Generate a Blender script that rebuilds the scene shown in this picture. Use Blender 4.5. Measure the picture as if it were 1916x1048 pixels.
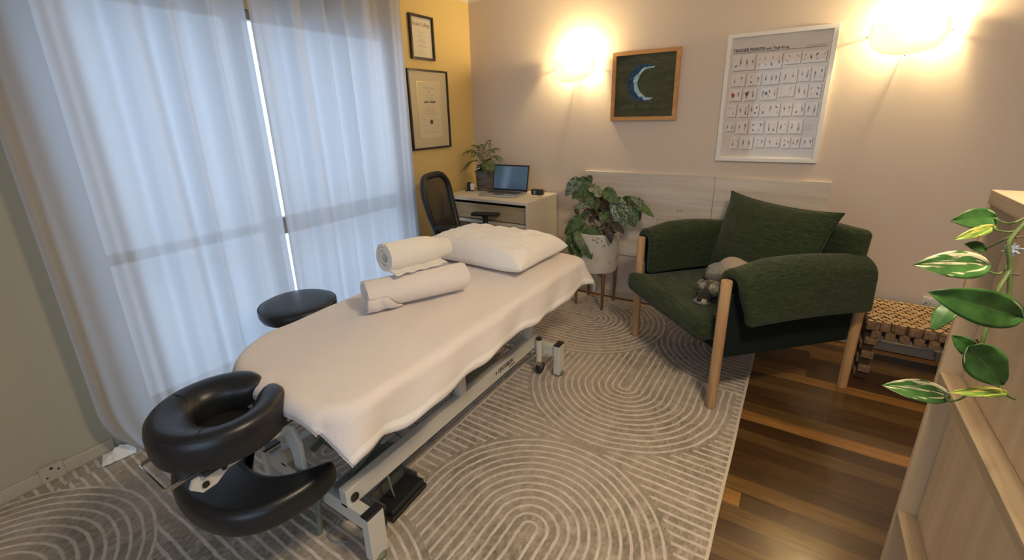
import bpy, bmesh, math, random
from mathutils import Vector, Matrix, Euler
from math import sin, cos, pi, radians, sqrt, atan2
random.seed(11)
for o in list(bpy.data.objects): bpy.data.objects.remove(o, do_unlink=True)
scn = bpy.context.scene
COL = scn.collection

# ---------------------------------------------------------------- camera
cd = bpy.data.cameras.new('camera'); cam = bpy.data.objects.new('camera', cd); COL.objects.link(cam)
R = ((0.8400300575, 0.5420228635, -0.0236794839),
     (0.1442901204, -0.2652694056, -0.9533165810),
     (-0.5230008256, 0.7973978667, -0.3010428184))
CAMH = 1.45
cam.matrix_world = Matrix(((R[0][0], -R[1][0], -R[2][0], 0), (R[0][1], -R[1][1], -R[2][1], 0), (R[0][2], -R[1][2], -R[2][2], CAMH), (0, 0, 0, 1)))
cd.sensor_fit = 'HORIZONTAL'; cd.sensor_width = 36.0
cd.lens = 36.0 * 837.233 / 1916.0
cd.shift_x = 9.236 / 1916.0
cd.shift_y = -45.662 / 1916.0
cd.clip_start = 0.02; cd.clip_end = 60
scn.camera = cam

# ---------------------------------------------------------------- world, lights, exposure
w = bpy.data.worlds.new('daylight'); scn.world = w; w.use_nodes = True
bg = w.node_tree.nodes['Background']; bg.inputs[0].default_value = (0.57, 0.76, 1.0, 1); bg.inputs[1].default_value = 1.78
vs = scn.view_settings
vs.view_transform = 'Standard'; vs.look = 'None'; vs.gamma = 1.0; vs.use_curve_mapping = False; vs.exposure = 0.72
try:
    scn.cycles.use_denoising = True; scn.cycles.max_bounces = 10; scn.cycles.diffuse_bounces = 5
    scn.cycles.transmission_bounces = 6; scn.cycles.transparent_max_bounces = 12; scn.cycles.caustics_reflective = False
    scn.cycles.caustics_refractive = False; scn.cycles.sample_clamp_indirect = 4.0
except Exception: pass

def light(name, kind, loc, energy, color, rot=(0, 0, 0), **kw):
    d = bpy.data.lights.new(name, kind); d.energy = energy; d.color = color
    for k, v in kw.items(): setattr(d, k, v)
    o = bpy.data.objects.new(name, d); o.location = loc; o.rotation_euler = rot; COL.objects.link(o); return o
po = light('window_daylight_portal', 'AREA', (-2.60, 1.50, 1.02), 1, (1, 1, 1), (0, -pi / 2, 0), shape='RECTANGLE', size=2.0, size_y=1.95)
po.data.cycles.is_portal = True
WARM = (1.0, 0.74, 0.37)
pf = light('added_window_portal', 'AREA', (0.45, -1.68, 1.3), 1, (1, 1, 1), (pi / 2, 0, 0), shape='RECTANGLE', size=2.5, size_y=1.7)  # portal for the added window behind the camera
pf.data.cycles.is_portal = True
light('added_fill_light', 'AREA', (0.35, 0.9, 2.32), 19, (1.0, 0.80, 0.56), (0, 0, 0), shape='DISK', size=0.36)  # added light at the unseen ceiling lamp, brightens the room

# ---------------------------------------------------------------- material helper
class NT:
    def __init__(s, name, rough=0.6, metal=0.0, color=(0.8, 0.8, 0.8), spec=0.5, coat=0.0, sheen=0.0, trans=0.0):
        s.m = bpy.data.materials.new(name); s.m.use_nodes = True; s.t = s.m.node_tree
        s.p = s.t.nodes['Principled BSDF']; s.out = s.t.nodes['Material Output']
        s.p.inputs['Base Color'].default_value = (*color, 1); s.p.inputs['Roughness'].default_value = rough
        s.p.inputs['Metallic'].default_value = metal; s.p.inputs['Specular IOR Level'].default_value = spec
        s.p.inputs['Coat Weight'].default_value = coat; s.p.inputs['Sheen Weight'].default_value = sheen
        s.p.inputs['Transmission Weight'].default_value = trans
        s.m.diffuse_color = (*color, 1)
    def n(s, typ, **kw):
        nd = s.t.nodes.new('ShaderNode' + typ)
        for k, v in kw.items(): setattr(nd, k, v)
        return nd
    def put(s, sock, v):
        if v is None: return
        if isinstance(v, bpy.types.NodeSocket): s.t.links.new(v, sock)
        else: sock.default_value = v
    def M(s, op, a, b=None, c=None, clamp=False):
        nd = s.n('Math', operation=op, use_clamp=clamp)
        for i, v in enumerate((a, b, c)):
            if v is not None: s.put(nd.inputs[i], v)
        return nd.outputs[0]
    def coord(s, which='Object'): return s.n('TexCoord').outputs[which]
    def xyz(s, v):
        nd = s.n('SeparateXYZ'); s.put(nd.inputs[0], v); return nd.outputs
    def comb(s, x, y, z):
        nd = s.n('CombineXYZ'); [s.put(nd.inputs[i], v) for i, v in enumerate((x, y, z))]; return nd.outputs[0]
    def scale(s, v, sc):
        nd = s.n('Mapping'); s.put(nd.inputs[0], v); nd.inputs['Scale'].default_value = sc; return nd.outputs[0]
    def noise(s, v, sc=5, det=3, rough=0.5, dist=0.0, col=False):
        nd = s.n('TexNoise'); s.put(nd.inputs['Vector'], v); nd.inputs['Scale'].default_value = sc
        nd.inputs['Detail'].default_value = det; nd.inputs['Roughness'].default_value = rough; nd.inputs['Distortion'].default_value = dist
        return nd.outputs['Color' if col else 'Fac']
    def vor(s, v, sc=5, feat='F1', out='Distance', rnd=1.0):
        nd = s.n('TexVoronoi', feature=feat); s.put(nd.inputs['Vector'], v); nd.inputs['Scale'].default_value = sc
        nd.inputs['Randomness'].default_value = rnd; return nd.outputs[out]
    def ramp(s, f, stops, interp='LINEAR'):
        nd = s.n('ValToRGB'); s.put(nd.inputs[0], f); cr = nd.color_ramp; cr.interpolation = interp
        while len(cr.elements) < len(stops): cr.elements.new(0.5)
        for e, (p, c) in zip(cr.elements, stops): e.position = p; e.color = (*c, 1) if len(c) == 3 else c
        return nd.outputs[0]
    def mix(s, f, a, b, mode='MIX'):
        nd = s.n('Mix', data_type='RGBA', blend_type=mode); s.put(nd.inputs[0], f)
        for i, v in ((6, a), (7, b)):
            if isinstance(v, tuple) and len(v) == 3: v = (*v, 1)
            s.put(nd.inputs[i], v)
        return nd.outputs[2]
    def bump(s, h, strength=0.3, dist=0.01):
        nd = s.n('Bump'); s.put(nd.inputs['Height'], h); nd.inputs['Strength'].default_value = strength; nd.inputs['Distance'].default_value = dist
        s.t.links.new(nd.outputs[0], s.p.inputs['Normal']); return nd.outputs[0]
    def col(s, v): s.put(s.p.inputs['Base Color'], v)
    def rough(s, v): s.put(s.p.inputs['Roughness'], v)

MT = {}
def simple(name, color, rough=0.5, metal=0.0, nz=0.0, nsc=40, bump=0.0, **kw):
    t = NT(name, rough, metal, color, **kw); c = t.coord()
    if nz:
        a = tuple(max(0, v * (1 - nz)) for v in color); b = tuple(min(1, v * (1 + nz)) for v in color)
        t.col(t.ramp(t.noise(c, nsc, 4), [(0.3, a), (0.7, b)]))
    if bump: t.bump(t.noise(c, nsc * 2.5, 4), bump, 0.004)
    MT[name] = t.m; return t.m

def wallmat(name, color, rough=0.85):
    t = NT(name, rough, 0, color, spec=0.25); c = t.coord()
    d = tuple(v * 0.955 for v in color)
    t.col(t.mix(t.noise(c, 1.3, 3), color, d)); t.bump(t.noise(c, 140, 3, 0.6), 0.12, 0.002); MT[name] = t.m
wallmat('wall_beige', (0.68, 0.585, 0.50))
wallmat('wall_cream_shaded', (0.48, 0.445, 0.335))  # near part of the left wall, its shade put into the colour
wallmat('wall_yellow_lit', (0.72, 0.545, 0.235))  # far part of the same wall, warm sconce glow put into its yellow
wallmat('ceiling_white', (0.72, 0.68, 0.60))
simple('trim_cream', (0.52, 0.47, 0.37), 0.5)
simple('white_satin', (0.74, 0.71, 0.66), 0.4)
simple('frame_white', (0.80, 0.78, 0.74), 0.35)
simple('desk_white', (0.74, 0.68, 0.56), 0.42, nz=0.03, nsc=6)
simple('alu_frame', (0.30, 0.27, 0.24), 0.4, 0.5)
simple('table_enamel', (0.62, 0.60, 0.53), 0.38, nz=0.03, nsc=8)
simple('dark_plastic', (0.016, 0.016, 0.017), 0.45, bump=0.1, nsc=80)
simple('grey_plastic', (0.10, 0.11, 0.10), 0.5)
simple('green_rubber', (0.16, 0.17, 0.11), 0.6)
simple('chrome', (0.62, 0.62, 0.60), 0.22, 1.0)
simple('steel_dull', (0.34, 0.35, 0.33), 0.4, 0.8)
simple('cable_grey', (0.23, 0.25, 0.24), 0.5)
simple('motor_green', (0.17, 0.19, 0.155), 0.5, nz=0.08, nsc=12)
simple('bolt_black', (0.012, 0.012, 0.012), 0.4)
simple('soil', (0.035, 0.022, 0.015), 0.95, nz=0.4, nsc=90, bump=0.6)
simple('black_frame', (0.018, 0.014, 0.012), 0.35)
simple('paper', (0.72, 0.66, 0.55), 0.7)
simple('mat_board', (0.62, 0.55, 0.38), 0.8)
simple('parchment', (0.70, 0.63, 0.45), 0.75)
simple('gold_bevel', (0.85, 0.70, 0.36), 0.35, 0.6)
simple('ink_dark', (0.045, 0.035, 0.03), 0.7)
simple('ink_brown', (0.30, 0.22, 0.12), 0.7)
simple('ink_faint', (0.42, 0.35, 0.26), 0.7)
simple('seal_brown', (0.13, 0.06, 0.045), 0.5)
simple('poster_paper', (0.66, 0.62, 0.585), 0.6)
simple('card_face', (0.76, 0.71, 0.69), 0.6, nz=0.03, nsc=60)
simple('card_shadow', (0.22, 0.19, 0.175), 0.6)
simple('card_pink', (0.70, 0.56, 0.53), 0.6)
simple('card_grey', (0.47, 0.43, 0.41), 0.6)
simple('card_red', (0.32, 0.06, 0.05), 0.6)
simple('card_black', (0.10, 0.075, 0.075), 0.6)
simple('silver', (0.55, 0.56, 0.56), 0.35, 0.7)
simple('key_dark', (0.05, 0.055, 0.055), 0.5)
simple('white_card', (0.8, 0.78, 0.72), 0.5)
simple('leaf_stem', (0.13, 0.06, 0.035), 0.6)
simple('vine_green', (0.10, 0.15, 0.04), 0.5, nz=0.2, nsc=60)
simple('clip_blue', (0.38, 0.42, 0.50), 0.8, nz=0.3, nsc=150)
simple('outlet_white', (0.72, 0.70, 0.64), 0.35)
simple('card_logo', (0.62, 0.66, 0.72), 0.5)

# vinyl
t = NT('black_vinyl', 0.36, 0, (0.013, 0.0145, 0.017), spec=0.5); c = t.coord(); t.bump(t.vor(c, 320), 0.12, 0.001); MT['black_vinyl'] = t.m
# wood
def wood(name, c1, c2, axis=0, rough=0.45, sc=1.0, spec=0.4, knots=False):
    t = NT(name, rough, 0, c1, spec=spec); c = t.coord()
    s = [26 * sc, 26 * sc, 26 * sc]; s[axis] = 1.8 * sc
    n = t.noise(t.scale(c, tuple(s)), 1.0, 5, 0.6, 0.6)
    s2 = [140 * sc] * 3; s2[axis] = 5 * sc
    n2 = t.noise(t.scale(c, tuple(s2)), 1.0, 2)
    f = t.M('ADD', t.M('MULTIPLY', n, 0.75), t.M('MULTIPLY', n2, 0.25))
    t.col(t.ramp(f, [(0.36, c2), (0.62, c1)])); t.bump(n2, 0.12, 0.001); MT[name] = t.m
wood('ash_leg', (0.60, 0.39, 0.20), (0.43, 0.25, 0.115), 2, 0.45)
wood('dark_leg', (0.23, 0.115, 0.05), (0.12, 0.055, 0.022), 2, 0.4)
wood('frame_wood', (0.62, 0.34, 0.13), (0.48, 0.24, 0.085), 0, 0.45)
wood('plywood', (0.72, 0.565, 0.37), (0.54, 0.41, 0.25), 2, 0.55, 0.30)
wood('plywood_edge', (0.52, 0.41, 0.27), (0.36, 0.265, 0.16), 1, 0.6, 1.2)
wood('plank_white', (0.70, 0.645, 0.575), (0.56, 0.50, 0.435), 0, 0.6, 0.55)
wood('drawer_oak', (0.52, 0.42, 0.26), (0.36, 0.27, 0.145), 0, 0.5, 0.55)
wood('pelmet', (0.5, 0.40, 0.25), (0.42, 0.33, 0.19), 1, 0.5)
# floor boards
t = NT('floor_boards', 0.3, 0, (0.3, 0.15, 0.06), spec=0.6, coat=0.6)
t.p.inputs['Coat Roughness'].default_value = 0.13
c = t.coord(); X, Y, Z = t.xyz(c)
BW = 0.083
row = t.M('FLOOR', t.M('DIVIDE', t.M('ADD', Y, 0.077), BW))
wn = t.n('TexWhiteNoise', noise_dimensions='1D'); t.put(wn.inputs['W'], row)
seg = t.M('FLOOR', t.M('DIVIDE', t.M('ADD', X, t.M('MULTIPLY', wn.outputs[0], 5.0)), 2.3))
wn2 = t.n('TexWhiteNoise', noise_dimensions='2D'); t.put(wn2.inputs['Vector'], t.comb(row, seg, 0.0))
base = t.ramp(wn2.outputs[0], [(0.0, (0.050, 0.024, 0.010)), (0.42, (0.085, 0.043, 0.016)), (0.44, (0.12, 0.068, 0.024)), (0.66, (0.155, 0.088, 0.028)), (0.68, (0.27, 0.135, 0.038)), (1.0, (0.36, 0.18, 0.050))])
off = t.comb(X, t.M('ADD', Y, t.M('MULTIPLY', row, 3.17)), t.M('MULTIPLY', seg, 7.1))
g1 = t.noise(t.scale(off, (2.2, 34, 1)), 1, 5, 0.65, 0.8)
g2 = t.noise(t.scale(off, (8, 190, 1)), 1, 3, 0.6)
g = t.M('ADD', t.M('MULTIPLY', g1, 0.6), t.M('MULTIPLY', g2, 0.4))
gc = t.ramp(g, [(0.34, (0.40, 0.36, 0.33)), (0.62, (1.12, 1.1, 1.06))])
cc = t.mix(1.0, base, gc, 'MULTIPLY')
fy = t.M('FRACT', t.M('DIVIDE', t.M('ADD', Y, 0.077), BW))
gap = t.M('LESS_THAN', t.M('MINIMUM', fy, t.M('SUBTRACT', 1.0, fy)), 0.010)
t.col(t.mix(gap, cc, (0.02, 0.01, 0.006)))
t.rough(t.M('ADD', 0.24, t.M('MULTIPLY', t.noise(t.scale(c, (6, 60, 1)), 1, 3), 0.16)))
t.bump(t.M('SUBTRACT', t.M('MULTIPLY', g, 0.3), gap), 0.25, 0.0015); MT['floor_boards'] = t.m
# rug
t = NT('rug_pile', 0.95, 0, (0.5, 0.45, 0.4), spec=0.1, sheen=0.25)
c = t.coord(); wob = t.noise(c, 9, 2, 0.5, 0, True)
vm = t.n('VectorMath', operation='MULTIPLY_ADD'); t.put(vm.inputs[0], wob); vm.inputs[1].default_value = (0.012, 0.012, 0); t.put(vm.inputs[2], c)
X, Y, Z = t.xyz(vm.outputs[0]); X = t.M('SUBTRACT', X, 0.006); Y = t.M('SUBTRACT', Y, 0.006)
SP = 0.0365
val = t.M('FRACT', t.M('DIVIDE', Y, 0.039))
hgt = None
# arches: centre, opening direction, radius, leg length; later ones lie over earlier ones
ARCH = [(-2.05, 1.25, '-x', .50), (-1.62, .95, '+y', .40), (-2.05, 2.25, '-x', .5), (-.64, 2.12, '+y', .53), (-.15, 2.86, '+x', .51), (-1.13, 2.84, '-x', .525), (-.62, .06, '-y', .5),
        (-.64, 1.08, '-y', .495), (-1.15, .39, '-x', .50), (-2.00, -.12, '-y', .51)]
for (cx, cy, d, Rr) in ARCH:
    dx = t.M('SUBTRACT', X, cx); dy = t.M('SUBTRACT', Y, cy)
    al, pe = (dx, dy) if 'x' in d else (dy, dx)
    if d[0] == '-': al = t.M('MULTIPLY', al, -1.0)
    mn = t.M('MINIMUM', al, 0.0)
    r = t.M('SQRT', t.M('ADD', t.M('MULTIPLY', mn, mn), t.M('MULTIPLY', pe, pe)))
    ins = t.M('MULTIPLY', t.M('LESS_THAN', r, Rr), t.M('LESS_THAN', al, 1.25))
    ring = t.M('FRACT', t.M('ADD', t.M('DIVIDE', r, SP), 0.3))
    mx = t.n('Mix', data_type='FLOAT'); t.put(mx.inputs[0], ins); t.put(mx.inputs[2], val); t.put(mx.inputs[3], ring); val = mx.outputs[0]
fine = t.noise(c, 55, 3)
v2 = t.M('ADD', val, t.M('MULTIPLY', t.M('SUBTRACT', fine, 0.5), 0.16))
line = t.ramp(v2, [(0.0, (1, 1, 1)), (0.22, (1, 1, 1)), (0.31, (0, 0, 0)), (0.93, (0, 0, 0)), (0.99, (1, 1, 1))])
mot = t.M('ADD', t.M('MULTIPLY', t.noise(t.scale(c, (1.6, 1, 1)), 13, 6, 0.75), 0.6), t.M('MULTIPLY', t.noise(t.scale(c, (1.5, .7, 1)), 60, 4, 0.7), 0.4))
big = t.noise(c, 1.7, 3)
dark = t.ramp(mot, [(0.38, (0.13, 0.12, 0.085)), (0.50, (0.28, 0.24, 0.18)), (0.60, (0.46, 0.39, 0.32))])
dark = t.mix(t.ramp(big, [(0.35, (0.0, 0.0, 0.0)), (0.7, (0.85, 0.85, 0.85))]), dark, (0.45, 0.38, 0.315))
light_c = t.ramp(t.noise(c, 22, 4), [(0.3, (0.50, 0.44, 0.375)), (0.7, (0.68, 0.60, 0.52))])
t.col(t.mix(line, dark, light_c))
t.bump(t.M('ADD', line, t.M('MULTIPLY', t.noise(c, 400, 2), 0.35)), 0.45, 0.003); MT['rug_pile'] = t.m
simple('rug_binding', (0.60, 0.52, 0.42), 0.9)
# towels
def cloth(name, color, nsc=260, b=0.35, sheen=0.3, tr=0.0):
    t = NT(name, 0.9, 0, color, spec=0.15, sheen=sheen); c = t.coord()
    n = t.noise(c, nsc, 3, 0.6); n2 = t.noise(c, 5, 3)
    dk = tuple(v * 0.93 for v in color)
    t.col(t.mix(n2, color, dk)); n3 = t.noise(t.scale(c, (1, 1.8, 1)), nsc * 0.28, 3, 0.7); t.bump(t.M('ADD', n, t.M('MULTIPLY', n3, 0.9)), b * 1.25, 0.005); MT[name] = t.m
cloth('terry_white', (0.84, 0.765, 0.715)); cloth('pillow_white', (0.92, 0.88, 0.83), 25, 0.25); cloth('towel_cream', (0.90, 0.86, 0.79), 300, 0.3)
cloth('dog_coat', (0.46, 0.37, 0.30), 200, 0.2)
# curtain: thin woven sheer
t = NT('sheer_curtain', 0.9, 0, (0.8, 0.8, 0.8)); c = t.coord()
t.t.nodes.remove(t.p)
df = t.n('BsdfDiffuse'); tl = t.n('BsdfTranslucent'); tp = t.n('BsdfTransparent'); m1 = t.n('MixShader'); m2 = t.n('MixShader')
df.inputs[0].default_value = (0.80, 0.77, 0.75, 1); tl.inputs[0].default_value = (0.44, 0.455, 0.48, 1); tp.inputs[0].default_value = (0.9, 0.9, 0.93, 1)
m1.inputs[0].default_value = 0.58; m2.inputs[0].default_value = 0.05
t.t.links.new(df.outputs[0], m1.inputs[1]); t.t.links.new(tl.outputs[0], m1.inputs[2]); t.t.links.new(m1.outputs[0], m2.inputs[1]); t.t.links.new(tp.outputs[0], m2.inputs[2]); t.t.links.new(m2.outputs[0], t.out.inputs[0])
MT['sheer_curtain'] = t.m
# opal glass
t = NT('opal_glass', 0.3, 0, (0.9, 0.85, 0.7)); t.t.nodes.remove(t.p)
df = t.n('BsdfDiffuse'); tl = t.n('BsdfTranslucent'); m1 = t.n('MixShader')
df.inputs[0].default_value = (0.88, 0.84, 0.76, 1); tl.inputs[0].default_value = (1.0, 0.96, 0.84, 1); m1.inputs[0].default_value = 0.88
t.t.links.new(df.outputs[0], m1.inputs[1]); t.t.links.new(tl.outputs[0], m1.inputs[2]); t.t.links.new(m1.outputs[0], t.out.inputs[0]); MT['opal_glass'] = t.m
def emis(name, color, st):
    t = NT(name); t.p.inputs['Emission Color'].default_value = (*color, 1); t.p.inputs['Emission Strength'].default_value = st; t.p.inputs['Base Color'].default_value = (*color, 1); MT[name] = t.m
emis('bulb_glow', (1.0, 0.82, 0.5), 30); emis('added_lamp_disc', (1.0, 0.8, 0.55), 6)
# window glass
t = NT('window_glass', 0.02, 0, (1, 1, 1)); t.t.nodes.remove(t.p)
g = t.n('BsdfGlossy'); g.inputs['Roughness'].default_value = 0.02; tp = t.n('BsdfTransparent'); m = t.n('MixShader'); m.inputs[0].default_value = 0.07
t.t.links.new(tp.outputs[0], m.inputs[1]); t.t.links.new(g.outputs[0], m.inputs[2]); t.t.links.new(m.outputs[0], t.out.inputs[0]); MT['window_glass'] = t.m
t = NT('picture_glass', 0.02, 0, (1, 1, 1)); t.t.nodes.remove(t.p)
g = t.n('BsdfGlossy'); g.inputs['Roughness'].default_value = 0.03; tp = t.n('BsdfTransparent'); m = t.n('MixShader'); m.inputs[0].default_value = 0.018
t.t.links.new(tp.outputs[0], m.inputs[1]); t.t.links.new(g.outputs[0], m.inputs[2]); t.t.links.new(m.outputs[0], t.out.inputs[0]); MT['picture_glass'] = t.m
# green upholstery
for GN, GS in (('green_fabric', (9, 26, 260)), ('green_cushion', (12, 260, 90))):
  t = NT(GN, 0.9, 0, (0.03, 0.075, 0.035), spec=0.2, sheen=0.15); c = t.coord()
  a = t.noise(t.scale(c, GS), 1, 3, 0.7, 0.3); b = t.noise(t.scale(c, (260, 260, 260)), 1, 2)
  f = t.M('ADD', t.M('MULTIPLY', a, 0.72), t.M('MULTIPLY', b, 0.28))
  t.col(t.ramp(f, [(0.34, (0.011, 0.018, 0.008)), (0.54, (0.026, 0.042, 0.016)), (0.68, (0.068, 0.090, 0.042)), (0.8, (0.14, 0.155, 0.09))]))
  t.bump(f, 0.5, 0.002); MT[GN] = t.m
simple('green_dark', (0.010, 0.017, 0.014), 0.95, nz=0.3, nsc=200, spec=0.15)
# mesh fabric of office chair
t = NT('chair_mesh', 0.6, 0, (0.02, 0.02, 0.02)); c = t.coord()
tp = t.n('BsdfTransparent'); m = t.n('MixShader'); m.inputs[0].default_value = 0.84
t.t.links.new(tp.outputs[0], m.inputs[1]); t.t.links.new(t.p.outputs[0], m.inputs[2]); t.t.links.new(m.outputs[0], t.out.inputs[0]); MT['chair_mesh'] = t.m
# terrazzo
t = NT('terrazzo', 0.5, 0, (0.7, 0.68, 0.6)); c = t.coord()
vd = t.vor(c, 55); sel = t.noise(c, 16, 2); hole = t.M('MULTIPLY', t.M('LESS_THAN', vd, 0.30), t.M('GREATER_THAN', sel, 0.56))
t.col(t.mix(hole, t.ramp(t.noise(c, 9, 4), [(0.3, (0.60, 0.565, 0.49)), (0.7, (0.76, 0.73, 0.66))]), (0.12, 0.07, 0.04))); MT['terrazzo'] = t.m
t = NT('grey_ceramic', 0.35, 0, (0.1, 0.09, 0.09)); c = t.coord()
t.col(t.ramp(t.noise(t.scale(c, (8, 8, 26)), 1, 5), [(0.35, (0.055, 0.048, 0.05)), (0.65, (0.17, 0.145, 0.14))])); MT['grey_ceramic'] = t.m
# begonia leaves (leaf-space coordinates come in the UV map)
def begonia(name, dk, lt):
    t = NT(name, 0.42, 0, dk, spec=0.4); uv = t.coord('UV')
    vd = t.vor(t.scale(uv, (1, 1, 1)), 11, 'DISTANCE_TO_EDGE'); U, V, _ = t.xyz(uv)
    ang = t.M('ARCTAN2', t.M('SUBTRACT', U, 0.5), t.M('ADD', V, 0.02))
    rib = t.M('ABSOLUTE', t.M('SUBTRACT', t.M('FRACT', t.M('ADD', t.M('DIVIDE', ang, 0.36), 0.5)), 0.5))
    f = t.M('MULTIPLY', t.M('GREATER_THAN', vd, 0.085), t.M('GREATER_THAN', rib, 0.09))
    t.col(t.mix(f, dk, lt)); t.bump(vd, 0.5, 0.003); MT[name] = t.m
begonia('begonia_silver', (0.030, 0.050, 0.026), (0.33, 0.40, 0.28)); begonia('begonia_green', (0.03, 0.058, 0.018), (0.15, 0.23, 0.085)); begonia('begonia_dark', (0.022, 0.015, 0.012), (0.05, 0.036, 0.026))
t = NT('palm_green', 0.5, 0, (0.06, 0.12, 0.03)); c = t.coord(); t.col(t.ramp(t.noise(c, 30, 2), [(0.3, (0.035, 0.085, 0.02)), (0.7, (0.13, 0.21, 0.06))])); MT['palm_green'] = t.m
def pothos(name, g, cr, th):
    t = NT(name, 0.38, 0, g, spec=0.5); uv = t.coord('UV'); c = t.coord()
    n = t.noise(t.scale(uv, (4, 1.1, 1)), 1.5, 3, 0.5, 0.5); n2 = t.noise(t.scale(c, (30, 30, 30)), 1, 3)
    gg = t.ramp(n2, [(0.35, g), (0.65, tuple(v * 1.9 for v in g))])
    U, V, _ = t.xyz(uv); rib = t.M('LESS_THAN', t.M('ABSOLUTE', t.M('SUBTRACT', U, 0.5)), 0.012)
    m = t.ramp(n, [(th, (0, 0, 0)), (th + 0.03, (1, 1, 1))])
    t.col(t.mix(rib, t.mix(m, gg, cr), (0.10, 0.17, 0.05))); MT[name] = t.m
pothos('pothos_green', (0.030, 0.085, 0.018), (0.58, 0.55, 0.32), 0.66); pothos('pothos_cream', (0.035, 0.10, 0.022), (0.66, 0.60, 0.38), 0.53); pothos('pothos_lime', (0.08, 0.16, 0.02), (0.55, 0.50, 0.12), 0.50)
# log slices
t = NT('log_end', 0.7, 0, (0.5, 0.33, 0.17)); c = t.coord(); t.col(t.ramp(t.noise(c, 35, 4), [(0.3, (0.55, 0.36, 0.16)), (0.7, (0.78, 0.56, 0.29))])); MT['log_end'] = t.m
simple('log_bark', (0.20, 0.125, 0.07), 0.85, nz=0.35, nsc=50, bump=0.4)
simple('log_core', (0.045, 0.025, 0.014), 0.9)
# laptop screen
t = NT('laptop_screen', 0.12, 0, (0.01, 0.012, 0.016)); c = t.coord()
t.p.inputs['Emission Color'].default_value = (0.045, 0.075, 0.11, 1); t.p.inputs['Emission Strength'].default_value = 0.5; MT['laptop_screen'] = t.m
# painting
t = NT('moon_canvas', 0.8, 0, (0.05, 0.06, 0.04)); c = t.coord(); X, Y, Z = t.xyz(c)
nz = t.noise(c, 14, 5, 0.65, 0.5)
bgc = t.ramp(t.noise(t.scale(c, (5, 5, 16)), 1, 5, 0.6, 1.2), [(0.35, (0.042, 0.050, 0.030)), (0.6, (0.072, 0.080, 0.040)), (0.8, (0.14, 0.14, 0.065))])
def circ(cx, cz, r, wob):
    a = t.M('SUBTRACT', X, cx); b = t.M('SUBTRACT', Z, cz)
    q = t.M('SQRT', t.M('ADD', t.M('MULTIPLY', a, a), t.M('MULTIPLY', b, b)))
    return t.M('SUBTRACT', t.M('ADD', q, t.M('MULTIPLY', t.M('SUBTRACT', nz, 0.5), wob)), r)
o1 = circ(-0.002, 0.022, 0.122, 0.006); i1 = circ(0.048, 0.018, 0.096, 0.03); i2 = circ(0.030, 0.016, 0.104, 0.075)
cut = t.M('LESS_THAN', X, 0.062)
cres = t.M('MULTIPLY', t.M('MULTIPLY', t.M('LESS_THAN', o1, 0.0), t.M('GREATER_THAN', i1, 0.0)), cut)
blue = t.ramp(t.noise(c, 40, 3), [(0.3, (0.008, 0.026, 0.075)), (0.7, (0.03, 0.09, 0.20))])
foam = t.ramp(t.noise(c, 60, 3), [(0.3, (0.18, 0.40, 0.56)), (0.7, (0.50, 0.70, 0.74))])
cr = t.mix(t.M('LESS_THAN', i2, 0.004), blue, foam)
glow = t.ramp(i1, [(0.0, (0.0, 0.0, 0.0)), (0.001, (0, 0, 0))])
t.col(t.mix(cres, bgc, cr)); MT['moon_canvas'] = t.m
simple('chalk_green', (0.20, 0.21, 0.12), 0.9)
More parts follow.
